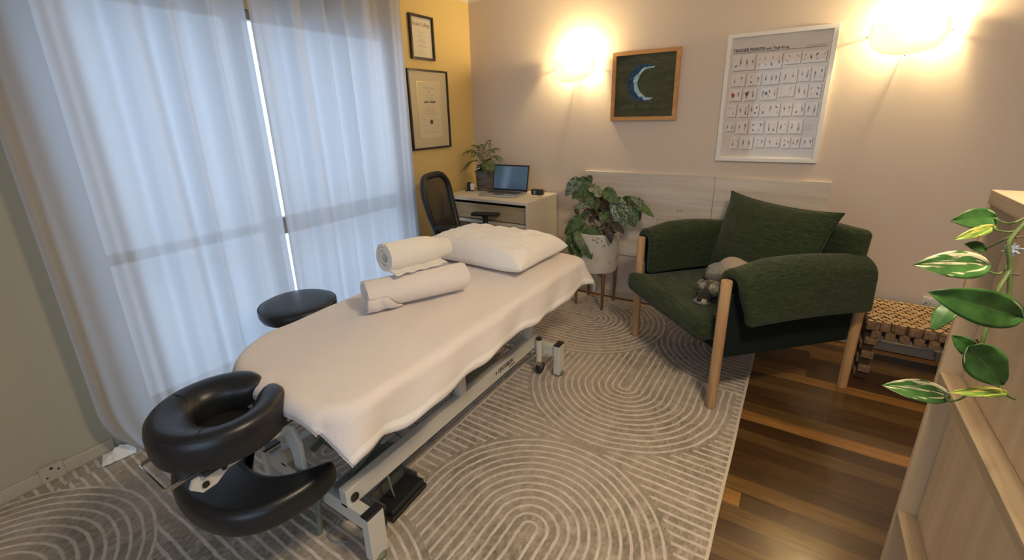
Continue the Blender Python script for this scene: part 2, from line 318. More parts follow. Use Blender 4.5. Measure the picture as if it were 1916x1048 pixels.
# ---------------------------------------------------------------- mesh helpers
class MB:
    def __init__(s): s.v = []; s.f = []; s.mi = []; s.uv = None
    def add(s, vs, fs, mi=0):
        b = len(s.v); s.v += [tuple(v) for v in vs]; s.f += [tuple(i + b for i in f) for f in fs]; s.mi += [mi] * len(fs); return s
    def box(s, x0, x1, y0, y1, z0, z1, mi=0):
        v = [(x, y, z) for z in (z0, z1) for y in (y0, y1) for x in (x0, x1)]
        return s.add(v, [(0, 2, 3, 1), (4, 5, 7, 6), (0, 1, 5, 4), (2, 6, 7, 3), (0, 4, 6, 2), (1, 3, 7, 5)], mi)
    def rbox(s, c, h, r, n=3, sub=1, fn=None, M=None, mi=0):
        """rounded box: centre c, half sizes h, corner radius r"""
        r = min(r, min(h) * 0.999)
        def ax(hh):
            k = hh - r; a = [-(k) - r * math.tan(pi / 4 * (1 - i / n)) for i in range(n)]
            m = [-k + 2 * k * i / sub for i in range(sub + 1)]
            return a + m + [-q for q in reversed(a)]
        A = [ax(q) for q in h]; idx = {}; V = []; F = []
        def vid(p):
            key = (round(p[0], 6), round(p[1], 6), round(p[2], 6))
            if key in idx: return idx[key]
            q = [max(-(h[i] - r), min(h[i] - r, p[i])) for i in range(3)]; d = [p[i] - q[i] for i in range(3)]
            L = sqrt(sum(e * e for e in d)) or 1.0
            o = Vector([q[i] + d[i] / L * r for i in range(3)])
            if fn: o = Vector(fn(o))
            o = o + Vector(c) if M is None else M @ (o + Vector(c))
            idx[key] = len(V); V.append(tuple(o)); return idx[key]
        for a in range(3):
            b, d = (a + 1) % 3, (a + 2) % 3
            for sgn in (-1, 1):
                B, D = A[b], A[d]
                for i in range(len(B) - 1):
                    for j in range(len(D) - 1):
                        q = []
                        for (ii, jj) in ((i, j), (i + 1, j), (i + 1, j + 1), (i, j + 1)):
                            p = [0, 0, 0]; p[a] = sgn * h[a]; p[b] = B[ii]; p[d] = D[jj]; q.append(vid(p))
                        if sgn < 0: q.reverse()
                        if len(set(q)) > 2: F.append(tuple(dict.fromkeys(q)))
        return s.add(V, F, mi)
    def tube(s, pts, r, seg=10, cap=True, mi=0, closed=False):
        pts = [Vector(p) for p in pts]; n = len(pts); rr = r if isinstance(r, (list, tuple)) else [r] * n
        V = []; F = []; prev = None
        for i, p in enumerate(pts):
            if closed: t = (pts[(i + 1) % n] - pts[i - 1])
            else: t = (pts[min(i + 1, n - 1)] - pts[max(i - 1, 0)])
            t = t.normalized() if t.length > 1e-9 else Vector((0, 0, 1))
            if prev is None:
                u = t.cross(Vector((0, 0, 1)));
                if u.length < 1e-3: u = t.cross(Vector((1, 0, 0)))
            else: u = prev - t * prev.dot(t)
            u.normalize(); prev = u; w_ = t.cross(u)
            V += [tuple(p + (u * cos(2 * pi * k / seg) + w_ * sin(2 * pi * k / seg)) * rr[i]) for k in range(seg)]
        m = n if closed else n - 1
        for i in range(m):
            for k in range(seg):
                a = i * seg + k; b = i * seg + (k + 1) % seg; c = ((i + 1) % n) * seg + (k + 1) % seg; d = ((i + 1) % n) * seg + k
                F.append((a, b, c, d))
        if cap and not closed: F.append(tuple(reversed(range(seg)))); F.append(tuple((n - 1) * seg + k for k in range(seg)))
        return s.add(V, F, mi)
    def cyl(s, a, b, r, r2=None, seg=20, mi=0): return s.tube([a, b], [r, r if r2 is None else r2], seg, True, mi)
    def lathe(s, prof, c=(0, 0, 0), seg=32, mi=0, cap0=True, cap1=True):
        V = [(c[0] + r * cos(2 * pi * k / seg), c[1] + r * sin(2 * pi * k / seg), c[2] + z) for r, z in prof for k in range(seg)]
        F = [(i * seg + k, i * seg + (k + 1) % seg, (i + 1) * seg + (k + 1) % seg, (i + 1) * seg + k) for i in range(len(prof) - 1) for k in range(seg)]
        if cap0: F.append(tuple(reversed(range(seg))))
        if cap1: F.append(tuple((len(prof) - 1) * seg + k for k in range(seg)))
        return s.add(V, F, mi)
    def grid(s, nu, nv, fn, mi=0, closed_u=False, uv=False):
        V = [fn(i / (nu if closed_u else nu - 1), j / (nv - 1)) for j in range(nv) for i in range(nu)]
        F = []
        for j in range(nv - 1):
            for i in range(nu if closed_u else nu - 1):
                i2 = (i + 1) % nu; F.append((j * nu + i, j * nu + i2, (j + 1) * nu + i2, (j + 1) * nu + i))
        if uv: s.uv = [(i / (nu - 1), j / (nv - 1)) for j in range(nv) for i in range(nu)]
        return s.add(V, F, mi)
    def prism(s, poly, z0, z1, M=None, mi=0):
        n = len(poly); V = [(x, y, z0) for x, y in poly] + [(x, y, z1) for x, y in poly]
        if M is not None: V = [tuple(M @ Vector(v)) for v in V]
        F = [tuple(reversed(range(n))), tuple(range(n, 2 * n))] + [(i, (i + 1) % n, n + (i + 1) % n, n + i) for i in range(n)]
        return s.add(V, F, mi)
    def xf(s, M, start=0):
        for i in range(start, len(s.v)): s.v[i] = tuple(M @ Vector(s.v[i]))
        return s

def obj(name, mb, mats, parent=None, loc=(0, 0, 0), rot=(0, 0, 0), smooth=38, sub=0, bevel=0, solid=0):
    me = bpy.data.meshes.new(name); me.from_pydata(mb.v, [], mb.f)
    if isinstance(mats, str): mats = [mats]
    for m in mats: me.materials.append(MT[m])
    for p, mi in zip(me.polygons, mb.mi): p.material_index = mi; p.use_smooth = bool(smooth)
    if mb.uv:
        l = me.uv_layers.new(name='uv')
        for lo in me.loops: l.data[lo.index].uv = mb.uv[lo.vertex_index]
    me.update()
    if smooth:
        try: me.set_sharp_from_angle(angle=radians(smooth))
        except Exception: pass
    o = bpy.data.objects.new(name, me); COL.objects.link(o); o.location = loc; o.rotation_euler = rot
    if parent: o.parent = parent
    if solid: md = o.modifiers.new('solid', 'SOLIDIFY'); md.thickness = solid; md.offset = 0
    if bevel: md = o.modifiers.new('bevel', 'BEVEL'); md.width = bevel; md.segments = 2; md.limit_method = 'ANGLE'; md.angle_limit = radians(40)
    if sub: md = o.modifiers.new('sub', 'SUBSURF'); md.levels = sub; md.render_levels = sub
    return o
def thing(name, label, cat, loc=(0, 0, 0), rotz=0, group=None, rot=None):
    o = bpy.data.objects.new(name, None); COL.objects.link(o); o.empty_display_size = 0.05
    o.location = loc; o.rotation_euler = rot or (0, 0, rotz); return tag(o, label, cat, group)
def tag(o, label, cat, group=None):
    o['label'] = label; o['category'] = cat
    if group: o['group'] = group
    return o
def struct(o): o['kind'] = 'structure'; return o
def text(name, body, size, mat, parent, loc, rot, font_scale=(1, 1), align='LEFT', extr=0.0004, offset=0.0):
    cu = bpy.data.curves.new(name, 'FONT'); cu.body = body; cu.size = size; cu.extrude = extr; cu.align_x = align; cu.offset = offset
    tmp = bpy.data.objects.new('tmp', cu); COL.objects.link(tmp); dg = bpy.context.evaluated_depsgraph_get(); dg.update()
    me = bpy.data.meshes.new_from_object(tmp.evaluated_get(dg)); bpy.data.objects.remove(tmp); me.materials.clear(); me.materials.append(MT[mat]); me.name = name
    o = bpy.data.objects.new(name, me); COL.objects.link(o); o.location = loc; o.rotation_euler = rot; o.scale = (font_scale[0], font_scale[1], 1)
    if parent: o.parent = parent
    return o
def sm(a, b, x): t = max(0, min(1, (x - a) / (b - a))); return t * t * (3 - 2 * t)
def hsh(x, y=0.0): v = sin(x * 12.9898 + y * 78.233) * 43758.5453; return v - math.floor(v)
def vnoise(x, y):
    xi, yi = math.floor(x), math.floor(y); fx, fy = x - xi, y - yi; fx = fx * fx * (3 - 2 * fx); fy = fy * fy * (3 - 2 * fy)
    return (hsh(xi, yi) * (1 - fx) + hsh(xi + 1, yi) * fx) * (1 - fy) + (hsh(xi, yi + 1) * (1 - fx) + hsh(xi + 1, yi + 1) * fx) * fy - 0.5

# ---------------------------------------------------------------- room shell
XW, YB, XR, YF, HC = -2.50, 3.32, 2.30, -1.60, 2.40
WY0, WY1, WZ = 0.57, 2.44, 2.0
struct(obj('floor', MB().box(XW - .35, XR, YF, YB, -0.05, 0), 'floor_boards', smooth=0))
struct(obj('ceiling', MB().box(XW - .1, XR + .1, YF - .1, YB + .1, HC, HC + .05), 'ceiling_white', smooth=0))
struct(obj('wall_back', MB().box(XW - .1, XR + .1, YB, YB + .1, 0, HC), 'wall_beige', smooth=0))
struct(obj('wall_right', MB().box(XR, XR + .1, YF, YB, 0, HC), 'wall_beige', smooth=0))
m = MB()
for x0, x1, z0, z1 in ((XW - .1, -.8, 0, HC), (1.7, XR + .1, 0, HC), (-.8, 1.7, 0, .45), (-.8, 1.7, 2.15, HC)): m.box(x0, x1, YF - .1, YF, z0, z1)
struct(obj('wall_front', m, 'wall_beige', smooth=0))
m = MB()
for x0, x1, z0, z1 in ((-.8, -.75, .45, 2.15), (1.65, 1.7, .45, 2.15), (-.75, 1.65, .45, .5), (-.75, 1.65, 2.1, 2.15), (.43, .47, .5, 2.1)): m.box(x0, x1, YF - .07, YF - .03, z0, z1)
w2 = struct(obj('window_added', m, 'alu_frame', smooth=0)); obj('pane', MB().box(-.75, 1.65, YF - .052, YF - .048, .5, 2.1), 'window_glass', w2, smooth=0)  # unseen window, added to let cool daylight in from behind the camera
struct(obj('wall_left', MB().box(XW - .1, XW, YF, WY0, 0, HC), 'wall_cream_shaded', smooth=0))
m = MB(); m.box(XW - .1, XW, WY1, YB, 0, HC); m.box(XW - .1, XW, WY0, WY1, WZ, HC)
struct(obj('wall_left', m, 'wall_yellow_lit', smooth=0))
# cornice along back and left walls
def cove(name, pts):
    (a, b) = pts; prof = [(0, 2.333), (0.004, 2.333), (0.012, 2.35), (0.035, 2.372), (0.062, 2.388), (0.068, 2.40), (0, 2.40)]
    m = MB(); a = Vector(a); b = Vector(b); d = (b - a).normalized(); nrm = Vector((d.y, -d.x, 0))
    V = [tuple(p + nrm * q + Vector((0, 0, z))) for p in (a, b) for q, z in prof]; n = len(prof)
    m.add(V, [(i, (i + 1) % n, n + (i + 1) % n, n + i) for i in range(n)] + [tuple(range(n)), tuple(range(2 * n - 1, n - 1, -1))])
    struct(obj(name, m, 'ceiling_white'))
cove('trim_1', ((XW, YB, 0), (XR, YB, 0))); cove('trim_2', ((XW, YF, 0), (XW, YB, 0)))
def base(name, x0, x1, y0, y1): struct(obj(name, MB().box(x0, x1, y0, y1, 0.004, 0.066), 'trim_cream', smooth=0, bevel=0.004))
base('baseboard_back', XW, XR, YB - .013, YB); base('baseboard_left', XW, XW + .013, YF, 0.435); base('baseboard_far_left', XW, XW + .013, WY1 + .04, YB - .014)
base('baseboard_right', XR - .013, XR, YF, YB - .014)
m = MB(); m.box(XW + .0135, XW + .0175, .188, .262, .005, .082); [m.cyl((XW + .0175, y, z), (XW + .0185, y, z), r, seg=10, mi=1) for y, z, r in ((.205, .03, .004), (.225, .066, .006), (.245, .050, .0045))]
struct(obj('trim_3', m, ['trim_cream', 'ink_dark']))
struct(obj('trim_4', MB().box(XW, XW + .012, WY1 - .005, WY1 + .045, 0.0, WZ + .05), 'trim_cream', smooth=0))
struct(obj('trim_5', MB().box(XW, XW + .012, WY0 - .045, WY0 + .005, 0.0, WZ + .05), 'trim_cream', smooth=0))
# glazed door / window
m = MB(); fx0, fx1 = XW - .08, XW - .03
for y0, y1, z0, z1 in ((WY0, WY0 + .05, 0, WZ), (WY1 - .05, WY1, 0, WZ), (WY0, WY1, WZ - .05, WZ), (WY0, WY1, 0, .06), (1.345, 1.415, .06, WZ - .05), (WY0 + .05, 1.345, .84, .885), (1.415, WY1 - .05, .80, .90)):
    m.box(fx0, fx1, y0, y1, z0, z1)
wf = struct(obj('window_1', m, 'alu_frame', smooth=0, bevel=0.004))
obj('pane', MB().box(XW - .058, XW - .054, WY0 + .05, 1.345, .06, WZ - .05), 'window_glass', wf, smooth=0)
obj('pane', MB().box(XW - .058, XW - .054, 1.415, WY1 - .05, .06, WZ - .05), 'window_glass', wf, smooth=0)
m = MB(); m.rbox((XW - .026, 1.38, .98), (.012, .012, .07), .006); obj('latch', m, 'white_satin', wf)
# ---------------------------------------------------------------- rug
rg = thing('rug', 'large pale rug with raised arch and stripe pattern under the massage table', 'rug')
def rugf(u, v):
    x = XW + .02 + u * (2.43 - .02 - .001); y = -1.3 + v * 4.555
    return (x, y, 0.011 + 0.0015 * vnoise(x * 7, y * 7))
m = MB(); m.grid(60, 110, rugf); obj('pile', m, 'rug_pile', rg)
m = MB(); pts = [(-0.071 + .004 * vnoise(y * 6, 3.3) , y) for y in [(-1.3 + i * .11) for i in range(42)]]
for (x0, y0), (x1, y1) in zip(pts, pts[1:]):
    m.add([(x0 - .011, y0, .0125), (x0, y0, .0135), (x0 + .001, y0, .001), (x1 - .011, y1, .0125), (x1, y1, .0135), (x1 + .001, y1, .001)], [(0, 1, 4, 3), (1, 2, 5, 4)])
obj('edge_binding', m, 'rug_binding', rg)
m = MB(); m.box(XW + .02, -.075, -1.3, 3.255, .001, .0095); obj('backing', m, 'rug_binding', rg, smooth=0)

# ---------------------------------------------------------------- curtains
def curtain(name, label, y0, y1, nf, ph, gap):
    t = thing(name, label, 'curtain', (0, 0, 0), group=None)
    def f(u, v):
        z = 0.004 + v * 2.30; low = 1 - v
        yy = y0 + (y1 - y0) * u
        amp = .030 * (.55 + .9 * (vnoise(u * 9 + ph, 1.7) + .5)) * (0.75 + .35 * v)
        x = -2.375 + amp * sin(2 * pi * (u * nf + .25 * sin(u * 9 + ph) + .05 * sin(v * 3 + u * 20))) + .006 * sin(2 * pi * u * nf * 2.3 + ph) + .016 * vnoise(u * 10, v * 2 + ph)
        yy += .010 * sin(2 * pi * u * nf + 1.5) + gap * sm(.98, 0.5, v) * (u if gap < 0 else 1 - u)
        if ph < 1 and v < .12: yy += .11 * (1 - v / .12) ** 2 * (1 - u) ** 8; x += .02 * (1 - v / .12) * (1 - u) ** 4
        x += .03 * low * low * vnoise(u * 5 + ph, 0.3)
        return (x, yy, z)
    m = MB(); m.grid(240, 70, f); c = obj('fabric', m, 'sheer_curtain', t)
    m = MB(); m.grid(240, 3, lambda u, v: (f(u, 0.0)[0] + .002, f(u, 0)[1], .006 + v * .05)); obj('hem', m, 'sheer_curtain', t)
    return t
lc_ = curtain('sheer_curtain', 'left white sheer curtain, hanging before the window nearest the face cradle', .385, 1.350, 5, .4, 0)
curtain('sheer_curtain', 'right white sheer curtain, its edge meeting the yellow wall with framed certificates', 1.347, 2.435, 6, 2.1, 0.006)
m = MB(); m.grid(26, 16, lambda u, v: (-2.475 + .09 * v + .02 * u, .385 + .12 * u - .03 * v, .0145 + .030 * sin(pi * u) * sin(pi * v) * (1 + .9 * vnoise(u * 7, v * 6)) + .010 * abs(vnoise(u * 11, v * 9))))
obj('bunched_hem', m, 'pillow_white', lc_, smooth=30)
tk = MB(); tk.box(-2.42, -2.33, .30, 2.50, 2.312, 2.332)
tag(obj('curtain_track', tk, 'white_satin', smooth=0, bevel=.003), 'white curtain track above the sheer curtains', 'curtain track')

# ---------------------------------------------------------------- wall panels
wp = thing('wall_panel', 'whitewashed wooden board panel mounted low on the back wall behind the armchair', 'wall panel', (0, YB, 0))
def plank(x0, x1, z0, z1, nm='board'): obj(nm, MB().box(x0, x1, -.02, 0, z0, z1), 'plank_white', wp, smooth=0, bevel=.0012)
plank(-1.414, -.474, .687, 1.016); plank(-.472, .170, .687, 1.016)
plank(-1.414, -.83, .376, .685); plank(-.828, .170, .376, .685)
for x, z, r in ((-.695, .764, .0042), (-.672, .764, .0042), (-.93, .60, .003), (-.85, .52, .003), (-.76, .56, .0025)): obj('screw_hole', MB().cyl((x, -.0202, z), (x, -.021, z), r, seg=8), 'ink_dark', wp)

# ---------------------------------------------------------------- framed pictures
def frame_mb(w_, h_, b, d, y0=0.0):
    m = MB()
    for s_ in (-1, 1):
        m.prism([(s_ * w_ / 2, -h_ / 2), (s_ * w_ / 2, h_ / 2), (s_ * (w_ / 2 - b), h_ / 2 - b), (s_ * (w_ / 2 - b), -h_ / 2 + b)][::s_], -d, 0)
        m.prism([(-w_ / 2, s_ * h_ / 2), (w_ / 2, s_ * h_ / 2), (w_ / 2 - b, s_ * (h_ / 2 - b)), (-w_ / 2 + b, s_ * (h_ / 2 - b))][::-s_], -d, 0)
    Mx = Matrix(((1, 0, 0, 0), (0, 0, 1, 0), (0, 1, 0, 0), (0, 0, 0, 1)))   # (x,y,z)->(x,z,y)
    m.xf(Mx); m.f = [tuple(reversed(f)) for f in m.f]; return m
# poster
PX, PZ, PW, PH = -.209, 1.5055, .562, .762
po_ = thing('framed_poster', 'large white-framed trigger points chart with rows of small cards', 'poster', (PX, YB, PZ), rot=(0, radians(-.3), 0))
obj('frame', frame_mb(PW, PH, .0235, .022), 'frame_white', po_, bevel=.001)
obj('sheet', MB().box(-PW / 2 + .02, PW / 2 - .02, -.008, -.002, -PH / 2 + .02, PH / 2 - .02), 'poster_paper', po_, smooth=0)
CARDS = [(-0.452, 1.767, -0.322, 1.671), (-0.321, 1.764, -0.18, 1.67), (-0.177, 1.756, -0.086, 1.689), (-0.087, 1.757, 0.037, 1.69), (-0.451, 1.66, -0.364, 1.579), (-0.36, 1.658, -0.277, 1.58), (-0.274, 1.657, -0.182, 1.58), (-0.18, 1.666, -0.091, 1.584), (-0.093, 1.671, -0.027, 1.588), (-0.026, 1.671, 0.04, 1.586), (-0.454, 1.571, -0.375, 1.492), (-0.37, 1.571, -0.292, 1.493), (-0.278, 1.57, -0.184, 1.493), (-0.182, 1.58, -0.094, 1.507), (-0.093, 1.58, -0.027, 1.492), (-0.031, 1.579, 0.038, 1.492), (-0.456, 1.48, -0.395, 1.394), (-0.391, 1.479, -0.329, 1.393), (-0.328, 1.479, -0.268, 1.394), (-0.268, 1.48, -0.156, 1.393), (-0.157, 1.478, -0.092, 1.395), (-0.093, 1.476, -0.029, 1.395), (-0.03, 1.476, 0.037, 1.393), (-0.455, 1.365, -0.394, 1.307), (-0.39, 1.376, -0.317, 1.291), (-0.313, 1.376, -0.23, 1.291), (-0.224, 1.377, -0.157, 1.291), (-0.158, 1.376, -0.102, 1.291), (-0.103, 1.375, -0.024, 1.291), (-0.415, 1.282, -0.363, 1.197), (-0.359, 1.282, -0.278, 1.197), (-0.273, 1.28, -0.213, 1.207), (-0.211, 1.278, -0.131, 1.208), (-0.129, 1.278, -0.075, 1.204), (-0.077, 1.278, -0.025, 1.205), (-0.022, 1.279, 0.038, 1.207)]
sh = MB(); fc = MB()
rnd = random.Random(5)
def quad(mb, x0, x1, z0, z1, y, mi=0): mb.add([(x0, y, z0), (x1, y, z0), (x1, y, z1), (x0, y, z1)], [(0, 1, 2, 3)], mi)
def blob(mb, cx, cz, rx, rz, y, mi, rot=0, n=9):
    P = []
    for k in range(n):
        a = 2 * pi * k / n; rr = 1 + .35 * (rnd.random() - .5); x, z = rx * cos(a) * rr, rz * sin(a) * rr
        P.append((cx + x * cos(rot) - z * sin(rot), y, cz + x * sin(rot) + z * cos(rot)))
    mb.add(P, [tuple(range(n))], mi)
for ci, (x0, z1, x1, z0) in enumerate(CARDS):
    x0 -= PX - .004; x1 -= PX + .004; z0 -= PZ - .004; z1 -= PZ + .002
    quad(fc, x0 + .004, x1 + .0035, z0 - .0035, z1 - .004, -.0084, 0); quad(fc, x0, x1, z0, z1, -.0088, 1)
    w_, h_ = x1 - x0, z1 - z0; n = max(2, int(w_ / .028))
    quad(fc, x0 + .25 * w_, x1 - .25 * w_, z0 + .003, z0 + .0045, -.0092, 3)
    for k in range(n):
        cx = x0 + w_ * (k + .5) / n + rnd.uniform(-.003, .003); cz = z0 + h_ * rnd.uniform(.46, .60); hh = h_ * rnd.uniform(.22, .36)
        big_ = rnd.random() < .6
        if big_:
            blob(fc, cx, cz, .0055, hh, -.0090, 3 if rnd.random() < .55 else 2, rnd.uniform(-.12, .12)); blob(fc, cx + .001, cz + hh * rnd.uniform(-.5, .4), .0028, hh * .35, -.0093, 4, rnd.uniform(-.5, .5))
        else:
            for q in range(2): blob(fc, cx + rnd.uniform(-.004, .004), z0 + h_ * (.3 + .4 * q), .0038, .009, -.0090, rnd.choice((2, 3, 4)), rnd.uniform(-.8, .8))
for cx, cz, r in ((-.428, 1.531, .012), (-.35, 1.536, .011), (-.243, 1.535, .009), (-.248, 1.425, .0065)): blob(fc, cx - PX, cz - PZ, r * .8, r * 1.2, -.0095, 5 if r > .0115 or r < .007 else 4, .3)
for i in range(4): quad(fc, .135 , .235, .284 - i * .004, .2856 - i * .004, -.0085, 3)
for i in range(6): quad(fc, .19, .235, -.158 - i * .007, -.156 - i * .007, -.0085, 3)
for i in range(7): quad(fc, -.243 + .0 , -.232, -.21 - i * .011, -.205 - i * .011, -.0085, 2)
quad(fc, -.2, .2, -.318, -.3172, -.0085, 3); quad(fc, -.243, .24, .2685, .2708, -.0086, 4)
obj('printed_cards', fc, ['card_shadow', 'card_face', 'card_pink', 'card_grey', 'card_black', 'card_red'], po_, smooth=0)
text('title_text', 'TRIGGER POINTS:', .0245, 'ink_dark', po_, (-.243, -.0086, .277), (pi / 2, 0, 0), (.86, 1.0), offset=.0006)
text('title_text', 'Trunk, Thigh & Leg', .0200, 'ink_dark', po_, (-.082, -.0086, .2775), (pi / 2, 0, 0), (.86, 1), offset=.0003)
obj('glass', MB().box(-PW / 2 + .02, PW / 2 - .02, -.0145, -.0135, -PH / 2 + .02, PH / 2 - .02), 'picture_glass', po_, smooth=0)
# crescent painting
pt = thing('framed_painting', 'wood-framed dark green painting of a blue wave crescent moon', 'painting', (-.996, YB, 1.616))
obj('frame', frame_mb(.462, .459, .026, .026), 'frame_wood', pt, bevel=.0015)
cv = obj('canvas', MB().box(-.208, .208, -.008, -.002, -.206, .206), 'moon_canvas', pt, smooth=0)
m = MB(); rnd = random.Random(8)
for gx0, gx1, base_ in ((-.15, -.06, -.145), (-.03, .07, -.14), (.09, .15, -.15)):
    x = gx0
    while x < gx1:
        h_ = rnd.uniform(.012, .03); k = rnd.uniform(-.006, .006); m.tube([(x, -.0085, base_ + rnd.uniform(-.004, .004)), (x + k, -.0086, base_ + h_ * .6), (x + k + rnd.uniform(-.004, .006), -.0085, base_ + h_)], .0009, 5); x += rnd.uniform(.006, .013)
obj('chalk_lettering', m, 'chalk_green', pt)
m = MB(); rnd = random.Random(3)
for i in range(16):
    a0 = rnd.uniform(0, 6.28); r_ = rnd.uniform(.135, .175); L = rnd.uniform(.15, .5)
    m.tube([(-.0 + r_ * cos(a0 + L * q / 5), -.0083, .02 + r_ * .9 * sin(a0 + L * q / 5)) for q in range(6)], .0008, 4)
obj('brush_stroke', m, 'chalk_green', pt)
# certificates on the left wall (face +X): local x -> world +Y
def onleft(name, label, yc, zc): return thing(name, label, 'certificate', (XW, yc, zc), rot=(0, 0, pi / 2))
c1 = onleft('framed_certificate', 'narrow black-framed college certificate, upper of the two on the yellow wall', 2.722, 2.003)
obj('frame', frame_mb(.25, .30, .016, .022), 'black_frame', c1, bevel=.001)
obj('paper', MB().box(-.113, .113, -.008, -.002, -.138, .138), 'paper', c1, smooth=0)
m = MB()
def tline(m, x0, x1, z, h_=.0035, y=-.0085, seed=1):
    r_ = random.Random(seed); x = x0
    while x < x1: wd = r_.uniform(.004, .013); quad(m, x, min(x1, x + wd), z, z + h_ * r_.uniform(.7, 1.1), y); x += wd + .003
for i, (a, z) in enumerate(((.03, .035), (.055, .012), (.035, -.012), (.04, -.022), (.045, -.032), (.035, -.052), (.05, -.062), (.03, -.09), (.05, -.108))): tline(m, -a, a, z, .0035, seed=i)
m.box(-.108, .108, -.0088, -.008, .126, .1275)
obj('printed_lines', m, 'ink_faint', c1, smooth=0)
text('title_text', 'Evolve College', .036, 'ink_brown', c1, (0, -.0086, .078), (pi / 2, 0, 0), (.86, 1.1), 'CENTER')
obj('glass', MB().box(-.113, .113, -.014, -.013, -.138, .138), 'picture_glass', c1, smooth=0)
c2 = onleft('framed_certificate', 'larger matted certificate with brown seal, lower of the two on the yellow wall', 2.754, 1.495)
obj('frame', frame_mb(.444, .583, .013, .022), 'black_frame', c2, bevel=.001)
obj('mat_board', MB().box(-.215, .215, -.010, -.004, -.285, .285), 'mat_board', c2, smooth=0)
obj('gold_bevel', frame_mb(.265, .415, .006, .0125), 'gold_bevel', c2)
obj('parchment', MB().box(-.128, .128, -.0112, -.010, -.203, .203), 'parchment', c2, smooth=0)
m = MB()
for i, (a, z) in enumerate(((.06, .158), (.052, .107), (.05, .088), (.048, .012), (.055, -.008), (.07, -.028), (.04, -.042))): tline(m, -a, a, z, .006 if i in (0, 3, 4, 5) else .0035, -.0115, i + 20)
for i, (a, b, z) in enumerate(((-.085, -.05, -.07), (.035, .07, -.07), (-.085, -.045, -.113), (.035, .07, -.113), (-.08, -.01, -.152), (-.09, .08, -.168), (.04, .06, -.14))): tline(m, a, b, z, .0035, -.0115, i + 40)
quad(m, -.005, .005, .125, .142, -.0116)
obj('printed_lines', m, 'ink_faint', c2, smooth=0)
m = MB(); rnd = random.Random(4); x = -.062
while x < .066:
    h_ = rnd.uniform(.008, .02); m.tube([(x, -.0118, .052), (x + .003, -.0118, .052 + h_ * .5), (x + .006, -.0118, .052 + h_)], .0014, 5); x += rnd.uniform(.0045, .008)
    if abs(x + .006) < .004: x += .008
obj('script_name', m, 'ink_dark', c2)
obj('wax_seal', MB().cyl((.008, -.0112, -.088), (.008, -.0135, -.088), .017), 'seal_brown', c2)
obj('glass', MB().box(-.212, .212, -.0165, -.0155, -.282, .282), 'picture_glass', c2, smooth=0)

# ---------------------------------------------------------------- wall sconces
def sconce(x, z, label, watts):
    t = thing('wall_sconce', label, 'wall lamp', (x, YB, z), group='opal glass wall sconces on the back wall')
    def f(u, v):
        # u across, v down: flat top edge, rounded bottom, bowed away from the wall
        zt = .056; a = -1 + 2 * u; X_ = .158 * a; zb = -.098 * sqrt(max(0, 1 - (abs(a)) ** 2.4)) - .006
        Z_ = zt + (zb - zt) * v; Y_ = -.085 + .055 * a * a - .012 * v * v * 0
        return (X_, Y_ , Z_ )
    m = MB(); m.grid(29, 15, f); obj('glass_shade', m, 'opal_glass', t, solid=.004)
    for px, pz, dx, dz in ((-.160, 0, -.012, 0), (.160, 0, .012, 0), (0, -.100, 0, -.010)):
        m = MB(); yy = -.030 if px else -.085
        m.tube([(px * .93, -.004, pz * .93), (px * 1.0, yy * .7, pz), (px + dx, yy - .008, pz + dz)], [.0022, .003, .0038], 8); obj('holder_pin', m, 'steel_dull', t)
    obj('back_plate', MB().rbox((0, -.008, .0), (.045, .008, .04), .006), 'white_satin', t)
    obj('bulb', MB().lathe([(.001, .034), (.010, .030), (.016, .014), (.016, -.004), (.010, -.022), (.007, -.03)], (.042, -.050, .006), 16), 'bulb_glow', t)
    l = light('sconce_light', 'POINT', (.045, -.062, .052), watts, WARM, shadow_soft_size=.022); l.parent = t
    l = light('sconce_light', 'POINT', (.040, -.062, .015), watts * .45, WARM, shadow_soft_size=.02); l.parent = t
    return t
sconce(-1.520, 1.768, 'lit wall sconce left of the crescent moon painting', 17)
sconce(.368, 1.800, 'lit wall sconce right of the white-framed poster', 19)
# outlet
ou = thing('power_outlet', 'white power outlet on the back wall above the log bench', 'power outlet', (.76, YB, .352))
obj('plate', MB().rbox((0, -.006, 0), (.057, .006, .036), .004), 'outlet_white', ou)
for sx in (-1, 1): obj('switch', MB().rbox((sx * .026, -.0135, .020), (.008, .003, .005), .001), 'outlet_white', ou)
for sx in (-1, 1):
    m = MB()
    for dx, dz in ((-.006, 0), (.006, 0), (0, -.012)): m.box(sx * .026 + dx - .0012, sx * .026 + dx + .0012, -.0126, -.012, dz - .006, dz + .002)
    obj('socket', m, 'ink_dark', ou, smooth=0)
# ---------------------------------------------------------------- massage table
TX, TY = -1.33, 1.38
mt = thing('massage_table', 'cream steel frame electric massage table with black face cradle and armrest', 'massage table', (TX, TY, 0))
LX = lambda yy: .325 if yy > 0 else .30
for yy in (-.665, .665):
    m = MB(); m.box(-LX(yy), LX(yy), yy - .02, yy + .02, .125, .190)
    obj('crossbar', m, 'table_enamel', mt, smooth=0, bevel=.004)
    for sx in (-1, 1):
        l_ = obj('leg', MB().box(sx * LX(yy) - .018, sx * LX(yy) + .018, yy - .034, yy + .034, .022, .202), 'table_enamel', mt, smooth=0, bevel=.004)
        obj('end_cap', MB().rbox((sx * LX(yy), yy, .2045), (.0185, .0345, .004), .003), 'dark_plastic', l_)
        obj('glide', MB().lathe([(.026, 0.0125), (.030, .016), (.030, .026), (.022, .034), (.012, .04)], (sx * LX(yy), yy, 0), 20), 'green_rubber', l_)
